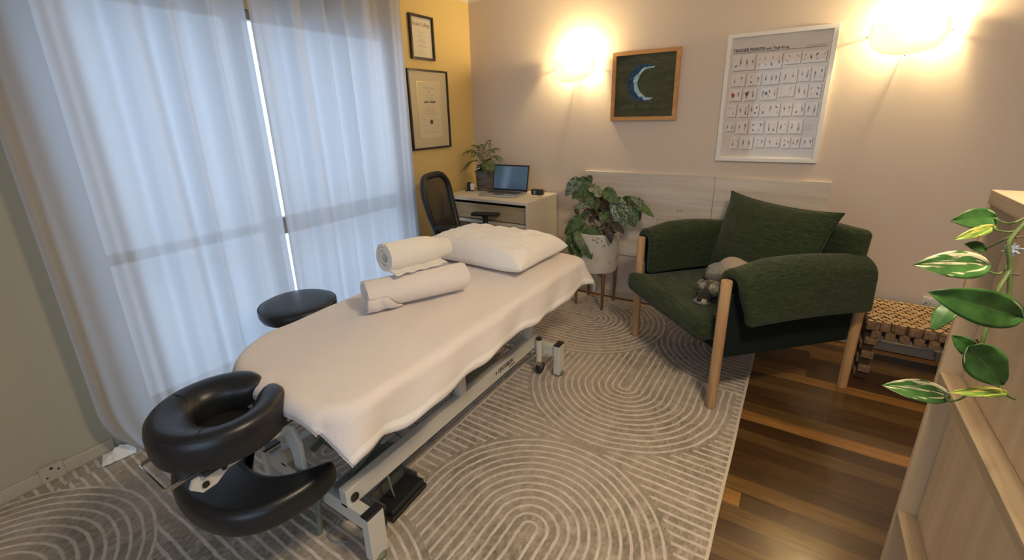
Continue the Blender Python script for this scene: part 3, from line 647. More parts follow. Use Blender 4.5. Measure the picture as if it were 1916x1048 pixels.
for sx in (-1, 1):
    x0, x1 = (.160, .200) if sx > 0 else (-.200, -.160)
    b_ = obj('side_beam', MB().box(x0, x1, -.685, .640, .172, .247), 'table_enamel', mt, smooth=0, bevel=.005)
    for yy in (-.04, .575): obj('post', MB().box(x0 + .001, x1 - .001, yy - .022, yy + .022, .247, .52), 'table_enamel', mt, smooth=0, bevel=.004)
    xo = x1 if sx > 0 else x0
    obj('pivot_cap', MB().cyl((xo, -.655, .205), (xo + sx * .006, -.655, .205), .016), 'bolt_black', b_)
    obj('upper_rail', MB().box(x0, x1, -.70, .84, .535, .585), 'table_enamel', mt, smooth=0, bevel=.004)
    # hanging link plate with bolt
    Mx = Matrix(((0, 0, 1, 0), (1, 0, 0, 0), (0, 1, 0, 0), (0, 0, 0, 1)))
    m = MB(); m.prism([(-.30, .54), (-.10, .54), (-.165, .30), (-.175, .262), (-.195, .250), (-.215, .262), (-.225, .30)], sx * .128, sx * .135, Mx)
    lp = obj('link_plate', m, 'table_enamel', mt, smooth=0)
    obj('bolt', MB().cyl((sx * .135, -.193, .278), (sx * .142, -.193, .278), .013), 'bolt_black', lp)
    # lifting arms between beam and top
    m = MB(); m.tube([(sx * .115, -.60, .215), (sx * .115, .10, .50)], .014, 8); obj('lift_arm', m, 'motor_green', mt)
for y0_, y1_ in ((-.50, -.45), (.42, .47), (-.02, .02)): obj('upper_crossbar', MB().box(-.159, .159, y0_, y1_, .50, .534), 'table_enamel', mt, smooth=0)
ac = obj('actuator', MB().tube([(0.02, -.42, .30), (0.02, .14, .24)], .026, 14), 'silver', mt)
obj('piston', MB().tube([(0.02, -.50, .31), (0.02, -.40, .298)], .012, 10), 'chrome', ac)
mb_ = obj('motor_housing', MB().rbox((.02, .265, .27), (.075, .125, .115), .02), 'motor_green', mt)
obj('housing_cap', MB().rbox((.02, .265, .39), (.06, .10, .012), .008), 'dark_plastic', mb_)
obj('control_box', MB().rbox((-.07, -.46, .25), (.05, .10, .035), .01), 'motor_green', mt)
m = MB(); m.box(-.16, .16, -.30, -.26, .16, .20); obj('lower_crossbar', m, 'table_enamel', mt, smooth=0, bevel=.003)
m = MB(); m.box(.09, .158, -.665, -.40, .196, .205); obj('cover_plate', m, 'motor_green', mt, smooth=0)
# casters
def caster(x, y, ztop):
    c_ = obj('caster', MB().cyl((x, y, .098), (x, y, ztop), .017, seg=14), 'table_enamel', mt)
    obj('caster_cap', MB().cyl((x, y, ztop), (x, y, ztop + .008), .0175, seg=14), 'dark_plastic', c_)
    obj('caster_fork', MB().box(x - .017, x + .017, y - .012, y + .024, .050, .098).tube([(x, y, .06), (x, y, .12)], .012, 10), 'chrome', c_)
    obj('caster_wheel', MB().cyl((x - .012, y + .012, .0475), (x + .012, y + .012, .0475), .034, seg=24), 'dark_plastic', c_)
caster(.226, .61, .232); caster(-.112, .620, .20); caster(.235, -.615, .12); caster(-.235, -.615, .12)
m = MB(); m.tube([(.175, .60, .15), (.175, .60, .125), (.205, .66, .125), (.205, .66, .155)], .006, 6); m.tube([(.175, .60, .125), (.0, .60, .13), (-.12, .60, .13)], .007, 6); obj('caster_linkage', m, 'steel_dull', mt)
# cables
def loopy(pts, n=8):
    out = []
    for i in range(len(pts) - 1):
        p0, p1, p2, p3 = (Vector(pts[max(0, i - 1)]), Vector(pts[i]), Vector(pts[i + 1]), Vector(pts[min(len(pts) - 1, i + 2)]))
        for k in range(n):
            t = k / n; out.append(tuple(0.5 * ((2 * p1) + (-p0 + p2) * t + (2 * p0 - 5 * p1 + 4 * p2 - p3) * t * t + (-p0 + 3 * p1 - 3 * p2 + p3) * t ** 3)))
    return out + [tuple(pts[-1])]
for pts, r_ in (([(-.02, -.35, .25), (.10, -.27, .10), (.13, -.16, .03), (.05, -.08, .018), (-.03, -.10, .02), (-.02, -.2, .05)], .0045),
                ([(-.05, -.40, .24), (.09, -.36, .09), (.12, -.29, .03), (.07, -.22, .018), (0, -.23, .018), (-.05, -.3, .03)], .0045),
                ([(.0, -.45, .22), (.09, -.46, .12), (.12, -.40, .06), (.10, -.33, .03), (.02, -.36, .03)], .004),
                ([(.02, .15, .2), (.08, .05, .10), (.1, .0, .04), (.06, -.1, .018)], .004),
                ([(.19, -.50, .17), (.195, -.49, .08), (.19, -.47, .02), (.20, -.44, .018)], .0035)):
    obj('cable', MB().tube(loopy([(p_[0] - (.045 if r_ > .0038 else 0), p_[1], p_[2]) for p_ in pts]), r_, 7), 'cable_grey', mt)
m = MB(); pts = loopy([(.02, -.40, .23), (.08, -.45, .215), (.11, -.54, .15), (.11, -.60, .06), (.09, -.62, .02)], 14)
m.tube(pts, [.012 + .0022 * (i % 2) for i in range(len(pts))], 9); obj('ribbed_hose', m, 'motor_green', mt)
m = MB(); m.tube(loopy([(.10, -.62, .10), (.085, -.66, .03), (.075, -.70, .018), (.12, -.715, .016), (.17, -.69, .018)]), .0035, 6); obj('wire_loop', m, 'cable_grey', mt)
bc = MB().tube([(.06, -.70, .20), (.055, -.72, .02)], .011, 8); obj('strut', bc, 'motor_green', mt)
# wording on the beam
text('lettering', 'CENTURION', .031, 'ink_dark', mt, (.2015, .232, .207), (pi / 2, 0, pi / 2), (.80, 1.0), offset=.0005)
m = MB(); m.prism([(-.006, 0), (0, .012), (.006, 0), (0, -.012)], .2012, .2016, Matrix(((0, 0, 1, 0), (1, 0, 0, .218), (0, 1, 0, .216), (0, 0, 0, 1))))
r_ = random.Random(9); y = .335
while y < .392: wd = r_.uniform(.004, .009); m.box(.2012, .2016, y, y + wd, .190, .190 + .009 * r_.uniform(.6, 1)); y += wd + .0025
obj('small_marks', m, 'ink_dark', mt, smooth=0)
# upholstered top (under the towel)
def sdrr(x, y, hx, hy, r):
    qx, qy = abs(x) - hx + r, abs(y) - hy + r
    return min(max(qx, qy), 0) + sqrt(max(qx, 0) ** 2 + max(qy, 0) ** 2) - r
m = MB(); HX, HY = .325, .83; CY = .07      # local centre of the top in y
def outline(hx, hy, rn, rf, n=8):
    P = []
    for (sx, sy, a0, r) in ((1, -1, -90, rn), (1, 1, 0, rf), (-1, 1, 90, rf), (-1, -1, 180, rn)):
        for k in range(n + 1):
            a = radians(a0 + 90 * k / n); P.append((sx * (hx - r) + r * cos(a), CY + sy * (hy - r) + r * sin(a)))
    return P
m.prism(outline(HX, HY, .22, .05), .588, .645); obj('padded_top', m, 'black_vinyl', mt, smooth=40, bevel=.012)
# face cradle
CYL = -.912
def horseshoe(path_r, zc, prof, name, mat, parent, taper=True, a0=98, a1=442, n=64):
    m = MB(); V = []; F = []; k = len(prof)
    for i in range(n + 1):
        a = radians(a0 + (a1 - a0) * i / n + 0)
        cx, cy = path_r[0] * cos(a), path_r[1] * sin(a); e = min(i, n - i) / 6.0; tp = 1 if e >= 1 else sqrt(max(0.0, 1 - (1 - e) ** 2)) * .9 + .1
        if not taper: tp = 1
        nx, ny = cos(a) / path_r[0], sin(a) / path_r[1]; L = sqrt(nx * nx + ny * ny); nx /= L; ny /= L
        wf_ = 1.0 + .65 * max(0, -sin(a)) ** 1.5 
        for (d, z) in prof: V.append((cx + nx * d * tp * (wf_ if d < 0 else 1), CYL + cy + ny * d * tp * (wf_ if d < 0 else 1), zc + z * (tp * .75 + .25)))
    for i in range(n):
        for j in range(k): F.append((i * k + j, i * k + (j + 1) % k, (i + 1) * k + (j + 1) % k, (i + 1) * k + j))
    F.append(tuple(range(k))); F.append(tuple(n * k + j for j in reversed(range(k))))
    m.add(V, [tuple(reversed(f)) for f in F]); return obj(name, m, mat, parent, smooth=50)
prof = [(.046, -.066), (.051, -.045), (.051, .0), (.047, .020), (.036, .031), (.018, .034), (-.008, .026), (-.030, .010), (-.040, -.010), (-.042, -.045), (-.036, -.066)]
fcr = obj('face_cradle', MB().box(-.14, .14, CYL - .12, CYL + .10, .560, .575), 'dark_plastic', mt, smooth=0, bevel=.01)
fcr_pad = horseshoe((.130, .128), .642, prof, 'cushion', 'black_vinyl', fcr)
m = MB()
for (a_) in (200, 318):
    pts = [(r0 * cos(radians(a_)), CYL + .99 * r0 * sin(radians(a_)), z) for r0, z in ((.100, .654), (.112, .667), (.13, .676), (.15, .676), (.165, .672), (.178, .655))]
    m.tube(pts, .0011, 5)
m.tube([(.170 * cos(a), CYL + .168 * sin(a), .669) for a in [radians(128 + 284 * i / 60) for i in range(61)]], .0011, 5)
obj('seam', m, 'bolt_black', fcr)
for sx in (-1, 1):
    Mx = Matrix(((0, 0, 1, 0), (1, 0, 0, 0), (0, 1, 0, 0), (0, 0, 0, 1)))
    y0 = CYL
    ar = obj('cradle_arm', MB().prism([(y0 - .150, .540), (y0 - .125, .512), (y0 - .09, .514), (y0 - .055, .538), (y0 + .27, .542), (y0 + .27, .5595), (y0 - .05, .5595), (y0 - .14, .5595)], sx * .118 - .005, sx * .118 + .005, Mx), 'table_enamel', fcr, smooth=0)
    obj('bolt', MB().cyl((sx * .123, y0 - .115, .532), (sx * .127, y0 - .115, .532), .009), 'bolt_black', fcr)
    obj('bolt', MB().cyl((sx * .123, y0 - .065, .548), (sx * .127, y0 - .065, .548), .007), 'bolt_black', fcr)
m = MB(); m.tube([(.085, CYL - .12, .553), (.085, CYL - .180, .550), (.075, CYL - .190, .550), (-.075, CYL - .190, .550), (-.085, CYL - .180, .550), (-.085, CYL - .12, .553)], .005, 8); obj('handle', m, 'chrome', fcr)
# arched bracket plates and armrest
ab = None
for yy in (-.775,):
    P = [(-.135, .36), (-.135, .50), (-.12, .555), (.13, .555), (.165, .50), (.165, .36), (.115, .36), (.110, .45), (.085, .495), (.04, .515), (-.02, .515), (-.065, .495), (-.085, .45), (-.09, .36)]
    Mx = Matrix(((1, 0, 0, 0), (0, 0, -1, yy), (0, 1, 0, 0), (0, 0, 0, 1)))
    m = MB(); m.prism(P, 0, .012, Mx); ab = obj('armrest_bracket', m, 'table_enamel', mt, smooth=0, bevel=.002)
AR = [(.205, -.700), (.232, -.735), (.238, -.80), (.230, -.88), (.20, -.955), (.145, -1.01), (.06, -1.042), (-.03, -1.050), (-.12, -1.042), (-.21, -1.015), (-.272, -.965), (-.300, -.89), (-.298, -.81), (-.28, -.74), (-.24, -.70),
      (-.195, -.735), (-.165, -.79), (-.12, -.835), (-.06, -.86), (.0, -.868), (.06, -.86), (.11, -.835), (.15, -.79), (.178, -.73)]
ns = 7; V = []; F = []; n = len(AR)
def inset(P, d):
    out = []
    for i in range(len(P)):
        a = Vector(P[i - 1]); b = Vector(P[i]); c = Vector(P[(i + 1) % len(P)]); t1 = (b - a).normalized(); t2 = (c - b).normalized(); t_ = (t1 + t2).normalized(); out.append((b.x + t_.y * d * -1 * ASGN, b.y - t_.x * d * -1 * ASGN))
    return out
ASGN = -1
area = sum(AR[i - 1][0] * AR[i][1] - AR[i][0] * AR[i - 1][1] for i in range(n)); ASGN = 1 if area > 0 else -1
rings = []
for (d, z) in ((.030, -.048), (.010, -.046), (.0, -.030), (-.002, 0), (.0, .022), (.008, .036), (.022, .043), (.036, .041)): rings.append([(x, y, .368 + z) for x, y in inset(AR, d)])
m = MB(); V = [p for r in rings for p in r]
F = [(j * n + i, j * n + (i + 1) % n, (j + 1) * n + (i + 1) % n, (j + 1) * n + i) for j in range(len(rings) - 1) for i in range(n)]
F.append(tuple(range(n - 1, -1, -1)))
# bridge the top between outer and inner boundary
top = (len(rings) - 1) * n; no = 15
for i in range(no - 1):
    a = top + i; b = top + i + 1; ia = top + (n - 1 - round(i * (n - no - 1) / (no - 1))); ib = top + (n - 1 - round((i + 1) * (n - no - 1) / (no - 1)))
    F.append((a, b, ib, ia) if ia != ib else (a, b, ia))
m.add(V, F if ASGN > 0 else [tuple(reversed(f)) for f in F])
obj('armrest', m, 'black_vinyl', mt, smooth=80, sub=2)
# ---------------------------------------------------------------- towel draped on the table
tw = thing('draped_towel', 'white terry towel draped over the massage table top, hanging down its side', 'towel', (TX, TY, .654))
def drape(cu, cv):
    # cloth coordinate (cu,cv) in table-local metres -> draped position
    rn = .28 if cu < 0 else .13; r = rn if cv < CY else .06; hx, hy = HX + .006, HY + .006
    x, y = cu, cv - CY; sxx = 1 if x >= 0 else -1; syy = 1 if y >= 0 else -1
    qx, qy = abs(x) - hx + r, abs(y) - hy + r
    L = sqrt(max(qx, 0) ** 2 + max(qy, 0) ** 2)
    d = min(max(qx, qy), 0) + L - r
    bump_ = .0060 * vnoise(cu * 9, cv * 7) + .010 * vnoise(cu * 3 + 5, cv * 2.5) + .0045 * vnoise(cu * 16 + cv * 9, cv * 3 - cu * 4)
    if d <= 0:
        e = max(0.0, 1 + d / .05); return (cu, cv, bump_ * (1 - .3 * e) + .001)
    if qx > 0 and qy > 0: nx, ny = qx / L * sxx, qy / L * syy
    elif qx > qy: nx, ny = sxx, 0.0
    else: nx, ny = 0.0, syy
    bx, by = x - nx * d, y - ny * d
    rr = .035; arc = rr * pi / 2
    if d < arc: o = rr * sin(d / rr); z = -rr * (1 - cos(d / rr))
    else: o = rr + (d - arc) * .20; z = -rr - (d - arc) * .97
    s = (cv * 1.0 + cu * 1.0) if abs(nx) > .5 else cu
    k = min(1.0, d / .14); fold = .010 * sin(s * 17 + 1.2) + .013 * vnoise(s * 6 + 3, 2.2) * 2
    cor = abs(nx * ny) * 2
    o += fold * k + .035 * cor * k
    return (bx + nx * o, by + ny * o + CY, z + bump_ * (1 - k) + .004 * k * sin(s * 31))
def twf(u, v):
    c0, c1 = -.45, .335 + .160
    hem = .010 * sin(v * 11) + .012 * vnoise(v * 7, 9)
    cu = c0 + (c1 + hem - .045 * sm(.14, 0, v) - c0) * u
    near = -.76 - .060 + .012 * sm(.7, 1, u) + .02 * sm(.5, .1, u); far = CY + HY + .08 + .09 * u ** 3
    cv = near + (far - near) * v
    return drape(cu, cv)
m = MB(); m.grid(90, 190, twf); obj('towel', m, 'terry_white', tw, smooth=60, solid=.006)
m = MB(); pts = [Vector(twf(.15 + .85 * i / 160, 0.0)) for i in range(161)]
for i in range(0, 160):
    p = pts[i]; m.tube([p + Vector((0, -.001, .0)), p + Vector((.001, -.003, -.0055))], .0014, 4)
obj('fringe', m, 'terry_white', tw)
m = MB(); m.grid(2, 120, lambda u, v: (lambda p, q: (p[0] + .0042, p[1], p[2] + .001))(twf(.965 + .02 * u, v), 0)); obj('woven_band', m, 'pillow_white', tw)

# ---------------------------------------------------------------- pillows / rolls
def pillow_mb(w_, l_, t_, p=3.2, pinch=.06, n=40, wr=.004, seed=1, edge=.12, earc=.0):
    m = MB()
    for sgn in (1, -1):
        def f(u, v):
            a, b = -1 + 2 * u, -1 + 2 * v
            a2 = sin(a * pi / 2); b2 = sin(b * pi / 2)
            h_ = max(0.0, (1 - abs(a2) ** p)) ** .5 * max(0.0, (1 - abs(b2) ** p)) ** .5
            x = a2 * (w_ / 2) * (1 - pinch * (1 - b2 * b2) * abs(a2) + earc * abs(a2 * b2) ** 3); y = b2 * (l_ / 2) * (1 - pinch * (1 - a2 * a2) * abs(b2) + earc * abs(a2 * b2) ** 3)
            z = sgn * t_ / 2 * h_ + wr * h_ ** .3 * (vnoise(a2 * 9 + seed, b2 * 4 + seed) + .6 * vnoise(a2 * 4 + seed, b2 * 17)) * (2 if sgn > 0 else 1) * min(1, h_ * 3)
            return (x, y, z)
        st = len(m.f); m.grid(n, n, f)
        if sgn < 0: m.f[st:] = [tuple(reversed(q)) for q in m.f[st:]]
    return m
pl = thing('pillow', 'plump white pillow lying on the far end of the massage table', 'pillow', (-1.440, 2.035, .664), radians(-2))
pm = pillow_mb(.73, .50, .185, 5.0, .045, 64, .008, 2)
zmin = min(v[2] for v in pm.v); pm.v = [(x, y, (z if z > 0 else z * .62) + .0515) for x, y, z in pm.v]
obj('pillowcase', pm, 'pillow_white', pl, smooth=180)
def towel_roll(m, R, turns, length, th, flat=1.0, seed=1, tail=True):
    n = int(turns * 28); V = []; F = []; nl = 12
    def sp(k, off):
        a = 2 * pi * turns * k / n; r = (R - off) - th * 1.02 * (turns - a / (2 * pi)); r = max(.004, r)
        r *= 1 + .05 * vnoise(a * 1.3 + seed, 1)
        return r * cos(a) , r * sin(a) * flat
    for j in range(nl + 1):
        yy = -length / 2 + length * j / nl
        for k in range(n + 1):
            for off in (0, th * .82):
                x, z = sp(k, off); e = (j in (0, nl)) * (.010 * (k / n - .7) + .006 * vnoise(k * .25 + seed, j))
                s_ = 1 + .03 * vnoise(j * .6 + seed, k * .15) - (.05 if j in (0, nl) and k > n * .8 else 0)
                V.append((x * s_, yy + (e if j else -e), z * s_))
    w_ = 2 * (n + 1)
    for j in range(nl):
        for k in range(n):
            a = j * w_ + 2 * k; F += [(a, a + 2, a + 2 + w_, a + w_), (a + 1, a + 1 + w_, a + 3 + w_, a + 3)]
        for k in (0, n): a = j * w_ + 2 * k; F.append((a, a + w_, a + w_ + 1, a + 1))
    for j in (0, nl):
        for k in range(n): a = j * w_ + 2 * k; F.append((a, a + 1, a + 3, a + 2) if j == 0 else (a, a + 2, a + 3, a + 1))
    return m.add(V, F)
dirn = Vector((.21, .41, 0)).normalized(); ang = atan2(dirn.y, dirn.x) - pi / 2
r1 = thing('rolled_towel', 'thick white towel roll lying directly on the draped massage table', 'rolled towel', (-1.372, 1.345, .7345), rot=(0, 0, ang))
m = MB(); towel_roll(m, .086, 3.2, .455, .0175, .84, 3); obj('roll', m, 'terry_white', r1, smooth=60)
m = MB()
m.grid(16, 14, lambda u, v: (.084 * cos(-1.25 + 1.3 * v) + .004 + .003 * sin(u * 9), -.236 + (.16 - .08 * v) * u, .0735 * sin(-1.25 + 1.3 * v) + .002 * sin(u * 14)))
obj('loose_flap', m, 'terry_white', r1, smooth=60, solid=.008)
dir2 = Vector((.065, .30, 0)).normalized(); ang2 = atan2(dir2.y, dir2.x) - pi / 2
r2 = thing('rolled_towel', 'smaller cream towel roll stacked on top of the larger white roll', 'rolled towel', (-1.410, 1.400, .872), rot=(radians(-2), 0, ang2))
m = MB(); towel_roll(m, .077, 3.2, .33, .0155, .94, 7); m.v = [(x * (1 - .30 * sm(.0, .17, y)), y, z * (1 - .30 * sm(.0, .17, y)) - .014 * sm(0, .17, y)) for x, y, z in m.v]
obj('roll', m, 'towel_cream', r2, smooth=60)
m = MB(); m.grid(20, 16, lambda u, v: (.030 + .062 * v, -.165 + .27 * u, -.052 - .018 * v + .004 * sin(u * 26 + v * 3) + .012 * v * v)); obj('loose_flap', m, 'towel_cream', r2, smooth=60, solid=.007)

# ---------------------------------------------------------------- foot pedal, stool
fp = thing('foot_pedal', 'flat black foot pedal on the rug beside the massage table beam', 'foot pedal', (-1.145, .925, .0125), radians(4))
obj('base', MB().rbox((0, 0, .010), (.062, .098, .010), .005), 'dark_plastic', fp)
m = MB(); m.rbox((0.012, 0, .028), (.046, .092, .009), .004, M=Matrix.Rotation(radians(-7), 4, 'Y')); obj('tread', m, 'dark_plastic', fp)
m = MB(); m.box(-.056, -.05, -.09, .09, .018, .075); m.box(-.056, .02, -.094, -.088, .018, .06); m.box(-.056, .02, .088, .094, .018, .06); obj('guard', m, 'grey_plastic', fp, smooth=0)
st = thing('stool', 'round black padded stool between the massage table and the curtain', 'stool', (-2.085, 1.195, 0))
obj('seat', MB().lathe([(.02, .482), (.150, .482), (.178, .490), (.187, .508), (.189, .528), (.184, .545), (.172, .555), (.150, .560), (.10, .5635), (.02, .565)], seg=48), 'black_vinyl', st)
m = MB(); m.tube([(.1865 * cos(a), .1865 * sin(a), .545) for a in [2 * pi * i / 48 for i in range(48)]], .0022, 6, closed=True); obj('piping', m, 'black_vinyl', st)
obj('seat_plate', MB().cyl((0, 0, .462), (0, 0, .482), .08), 'dark_plastic', st)
obj('gas_column', MB().cyl((0, 0, .10), (0, 0, .30), .025).cyl((0, 0, .30), (0, 0, .465), .014), 'chrome', st)
for k in range(5):
    a = 2 * pi * k / 5 + .3; lg = obj('base_arm', MB().tube([(.0, 0, .115), (.12 * cos(a), .12 * sin(a), .10), (.24 * cos(a), .24 * sin(a), .075)], [.022, .017, .012], 8), 'chrome', st)
    x, y = .24 * cos(a), .24 * sin(a); obj('caster', MB().cyl((x - .012 * sin(a), y + .012 * cos(a), .040), (x + .012 * sin(a), y - .012 * cos(a), .040), .0265, seg=16).cyl((x, y, .04), (x, y, .075), .006, seg=8), 'dark_plastic', lg)

# ---------------------------------------------------------------- desk and what stands on it
DX0, DX1, DY0, DY1, DZ = -2.475, -1.655, 2.815, 3.300, .822
dk = thing('desk', 'white desk with pale oak drawer front in the room corner', 'desk', ((DX0 + DX1) / 2, (DY0 + DY1) / 2, 0))
def dbox(nm, x0, x1, y0, y1, z0, z1, mat='desk_white', bev=.0015):
    cx, cy = (DX0 + DX1) / 2, (DY0 + DY1) / 2
    return obj(nm, MB().box(x0 - cx, x1 - cx, y0 - cy, y1 - cy, z0, z1), mat, dk, smooth=0, bevel=bev)
dbox('desktop', DX0, DX1, DY0, DY1, DZ - .024, DZ)
dbox('side_panel', DX1 - .02, DX1 - .001, DY0 + .003, DY1, 0.014, DZ - .0245); dbox('side_panel', DX0 + .001, DX0 + .02, DY0 + .003, DY1, 0.014, DZ - .0245)
dbox('drawer_front', DX0 + .021, DX1 - .021, DY0 + .030, DY0 + .046, .650, .772, 'drawer_oak'); dbox('shelf', DX0 + .021, DX1 - .021, DY0 + .006, DY1 - .02, .622, .642)
dbox('back_panel', DX0 + .021, DX1 - .021, DY1 - .018, DY1 - .004, .30, .62); dbox('drawer_box', DX0 + .03, DX1 - .03, DY0 + .05, DY1 - .02, .65, .76, 'dark_plastic')
pp = thing('potted_palm', 'small parlour palm in a dark glazed pot on the desk', 'potted palm', (-2.295, 3.175, DZ))
obj('pot', MB().lathe([(.060, 0), (.068, .006), (.080, .15), (.084, .162), (.084, .168), (.077, .168), (.075, .155), (.07, .14)], seg=36, cap1=False), 'grey_ceramic', pp)
obj('soil', MB().lathe([(.076, .146), (.04, .152), (.001, .154)], seg=24, cap0=False), 'soil', pp)
rnd = random.Random(21)
FR = [(-.155, -.03, .330, .27), (-.190, -.06, .175, .24), (-.05, -.06, .31, .24), (.13, -.02, .345, .25), (.150, .02, .27, .23), (.03, .02, .395, .25), (.09, -.07, .20, .22), (-.09, .03, .37, .25), (.135, -.06, .20, .18)]
for (tx, ty, tz, ll) in FR:
    b0 = Vector((rnd.uniform(-.015, .015), rnd.uniform(-.015, .015), .15)); tip = Vector((tx, ty, tz)); ctl = Vector((tx * .30, ty * .30, max(tz, .30) + .05))
    rach = [((1 - t_) ** 2) * b0 + 2 * t_ * (1 - t_) * ctl + t_ * t_ * tip for t_ in [i / 14 for i in range(15)]]
    m = MB(); m.tube(rach, [.0022 - .0001 * i for i in range(15)], 5)
    for i in range(5, 15):
        p = rach[i]; tg = (rach[min(i + 1, 14)] - rach[i - 1]).normalized(); side = tg.cross(Vector((0, 0, 1)));
        if side.length < .1: side = Vector((1, 0, 0))
        side.normalize(); Lf = .075 * sin(pi * (i - 3) / 13) + .02
        for s_ in (-1, 1):
            dr = (side * s_ * .85 + tg * .75 + Vector((0, 0, -.25))).normalized(); q = p + dr * Lf; wv = tg.cross(dr).cross(dr).normalized() * .0042
            mid = p + dr * Lf * .5 + Vector((0, 0, .004)); q = q + Vector((0, 0, -.012))
            m.add([p, mid + wv, q, mid - wv], [(0, 1, 2, 3)])
    obj('frond', m, 'palm_green', pp, smooth=0, solid=.0008)
# small dark figurine with pale eyes, standing in the pot
fg = thing('figurine', 'small round dark figurine with pale eyes standing in the palm pot', 'figurine', (-2.300, 3.118, DZ + .149))
obj('body', MB().lathe([(.008, 0), (.020, .004), (.024, .018), (.020, .030), (.012, .034)], seg=20), 'dark_plastic', fg)
obj('head', MB().lathe([(.002, .030), (.020, .035), (.029, .048), (.029, .062), (.020, .074), (.002, .078)], seg=24), 'dark_plastic', fg)
for sx in (-1, 1): obj('eye', MB().lathe([(.001, -.0045), (.004, -.002), (.004, .002), (.001, .0045)], (sx * .010 + .008, -.0265, .061), 10), 'white_card', fg)
obj('mouth_band', MB().rbox((.006, -.0285, .0475), (.012, .002, .0035), .0018), 'white_card', fg)
# laptop
lp = thing('laptop', 'open silver laptop with a blank dark blue screen on the desk', 'laptop', (-2.020, 3.04, DZ), radians(3))
obj('base', MB().rbox((0, 0, .008), (.167, .115, .008), .006), 'silver', lp)
m = MB()
for r_ in range(5):
    for c_ in range(14): m.rbox((-.138 + c_ * .0212, -.015 + r_ * .0205, .0165), (.0088, .0085, .0012), .001, 1)
obj('keys', m, 'key_dark', lp, smooth=0)
obj('touchpad', MB().box(-.045, .045, -.095, -.040, .0158, .0166), 'grey_plastic', lp, smooth=0)
sc_ = obj('lid', MB().rbox((0, 0, .108), (.167, .004, .108), .0038), 'dark_plastic', lp, (0, .112, .014), (radians(-12), 0, 0))
obj('screen', MB().box(-.157, .157, -.0046, -.004, .018, .203), 'laptop_screen', sc_, smooth=0)
m = MB(); m.box(-.125, -.09, -.085, -.06, .0162, .0167); m.box(-.080, -.06, -.088, -.066, .0162, .0167); obj('palmrest_sticker', m, 'white_card', lp, smooth=0)
# pouch with crescent mark
pc = thing('card_box', 'small black box with a white crescent mark, right of the laptop', 'box', (-1.765, 3.16, DZ), radians(-4))
obj('box', MB().rbox((0, 0, .022), (.046, .024, .022), .005), 'dark_plastic', pc)
P = [(.013 * cos(a), .013 * sin(a)) for a in [radians(60 + 240 * i / 16) for i in range(17)]] + [(.006 + .011 * cos(a), .011 * sin(a)) for a in [radians(290 - 220 * i / 14) for i in range(15)]]
m = MB(); m.prism(P, 0, .0004, Matrix(((1, 0, 0, -.004), (0, 0, -1, -.0244), (0, 1, 0, .023), (0, 0, 0, 1)))); obj('crescent_mark', m, 'card_logo', pc, smooth=0)
m = MB(); m.tube([(.050, -.01, .010), (.066, -.005, .014), (.064, .004, .032), (.048, .004, .036)], .003, 6); obj('strap', m, 'dark_plastic', pc)
ch = thing('card_holder', 'black holder with white cards beside the dark plant pot', 'card holder', (-2.392, 3.085, DZ), radians(18))
obj('holder', MB().rbox((0, .005, .004), (.036, .030, .004), .003).rbox((-.012, .018, .038), (.017, .008, .034), .003), 'dark_plastic', ch)
obj('cards', MB().rbox((.024, .002, .034), (.019, .009, .030), .006), 'white_card', ch)
pn = MB().tube([(0, 0, .004), (.09, .13, .004)], .004, 8); o = obj('pen', pn, 'silver', None, (-2.285, 2.985, DZ)); tag(o, 'slim silver pen lying on the desk left of the laptop', 'pen')

# ---------------------------------------------------------------- office chair
oc = thing('office_chair', 'black mesh-back office chair pulled up to the white desk', 'office chair', (-1.94, 2.55, 0), atan2(.31, .95) - pi / 2)
def ocb(u, v, off=0, k=1.0):
    a = -1 + 2 * u; z = .545 + .50 * v; wdt = (.185 + .045 * sm(0, .7, v) - .015 * sm(.8, 1, v)) * k
    return (a * wdt, -.215 - .12 * v - .03 * sin(pi * v) * .6 + .035 * a * a * (1) + off, z)
N_ = 40; pts = []
for i in range(N_):
    th = 2 * pi * i / N_; cx_, cz_ = cos(th), sin(th); e = .42
    a = (abs(cx_) ** e) * (1 if cx_ > 0 else -1); b = (abs(cz_) ** e) * (1 if cz_ > 0 else -1); pts.append(ocb((a * .97 + 1) / 2, (b * .97 + 1) / 2))
bf = obj('back_frame', MB().tube(pts, .024, 10, closed=True), 'dark_plastic', oc)
obj('back_mesh', MB().grid(16, 20, lambda u, v: ocb(.04 + .92 * u, .04 + .92 * v, .004)), 'chair_mesh', oc)
m = MB(); m.grid(10, 8, lambda u, v: ocb(.12 + .76 * u, .03 + .30 * v, -.008)); obj('lumbar_panel', m, 'dark_plastic', oc, solid=.012)
m = MB(); m.tube([(0, -.02, .44), (0, -.20, .45), (0, -.275, .52), (0, -.295, .66)], [.02, .022, .022, .016], 8); obj('spine', m, 'dark_plastic', oc)
def puff(p): return Vector((p.x, p.y, p.z))
obj('seat', MB().rbox((0, .0, .475), (.215, .215, .035), .032, 4), 'dark_plastic', oc)
for sx in (-1, 1):
    ar = obj('armrest', MB().rbox((sx * .235, -.0 - (.10 if sx > 0 else 0), .712), (.033, .112, .012), .011), 'dark_plastic', oc)
    obj('arm_post', MB().tube([(sx * .19, -.0, .45), (sx * .232, -.0, .47), (sx * .235, -.0, .55), (sx * .235, 0, .69), (sx * .235, 0, .703)], [.014, .016, .018, .022, .045], 10), 'dark_plastic', ar)
obj('gas_column', MB().cyl((0, 0, .10), (0, 0, .44), .025), 'dark_plastic', oc)
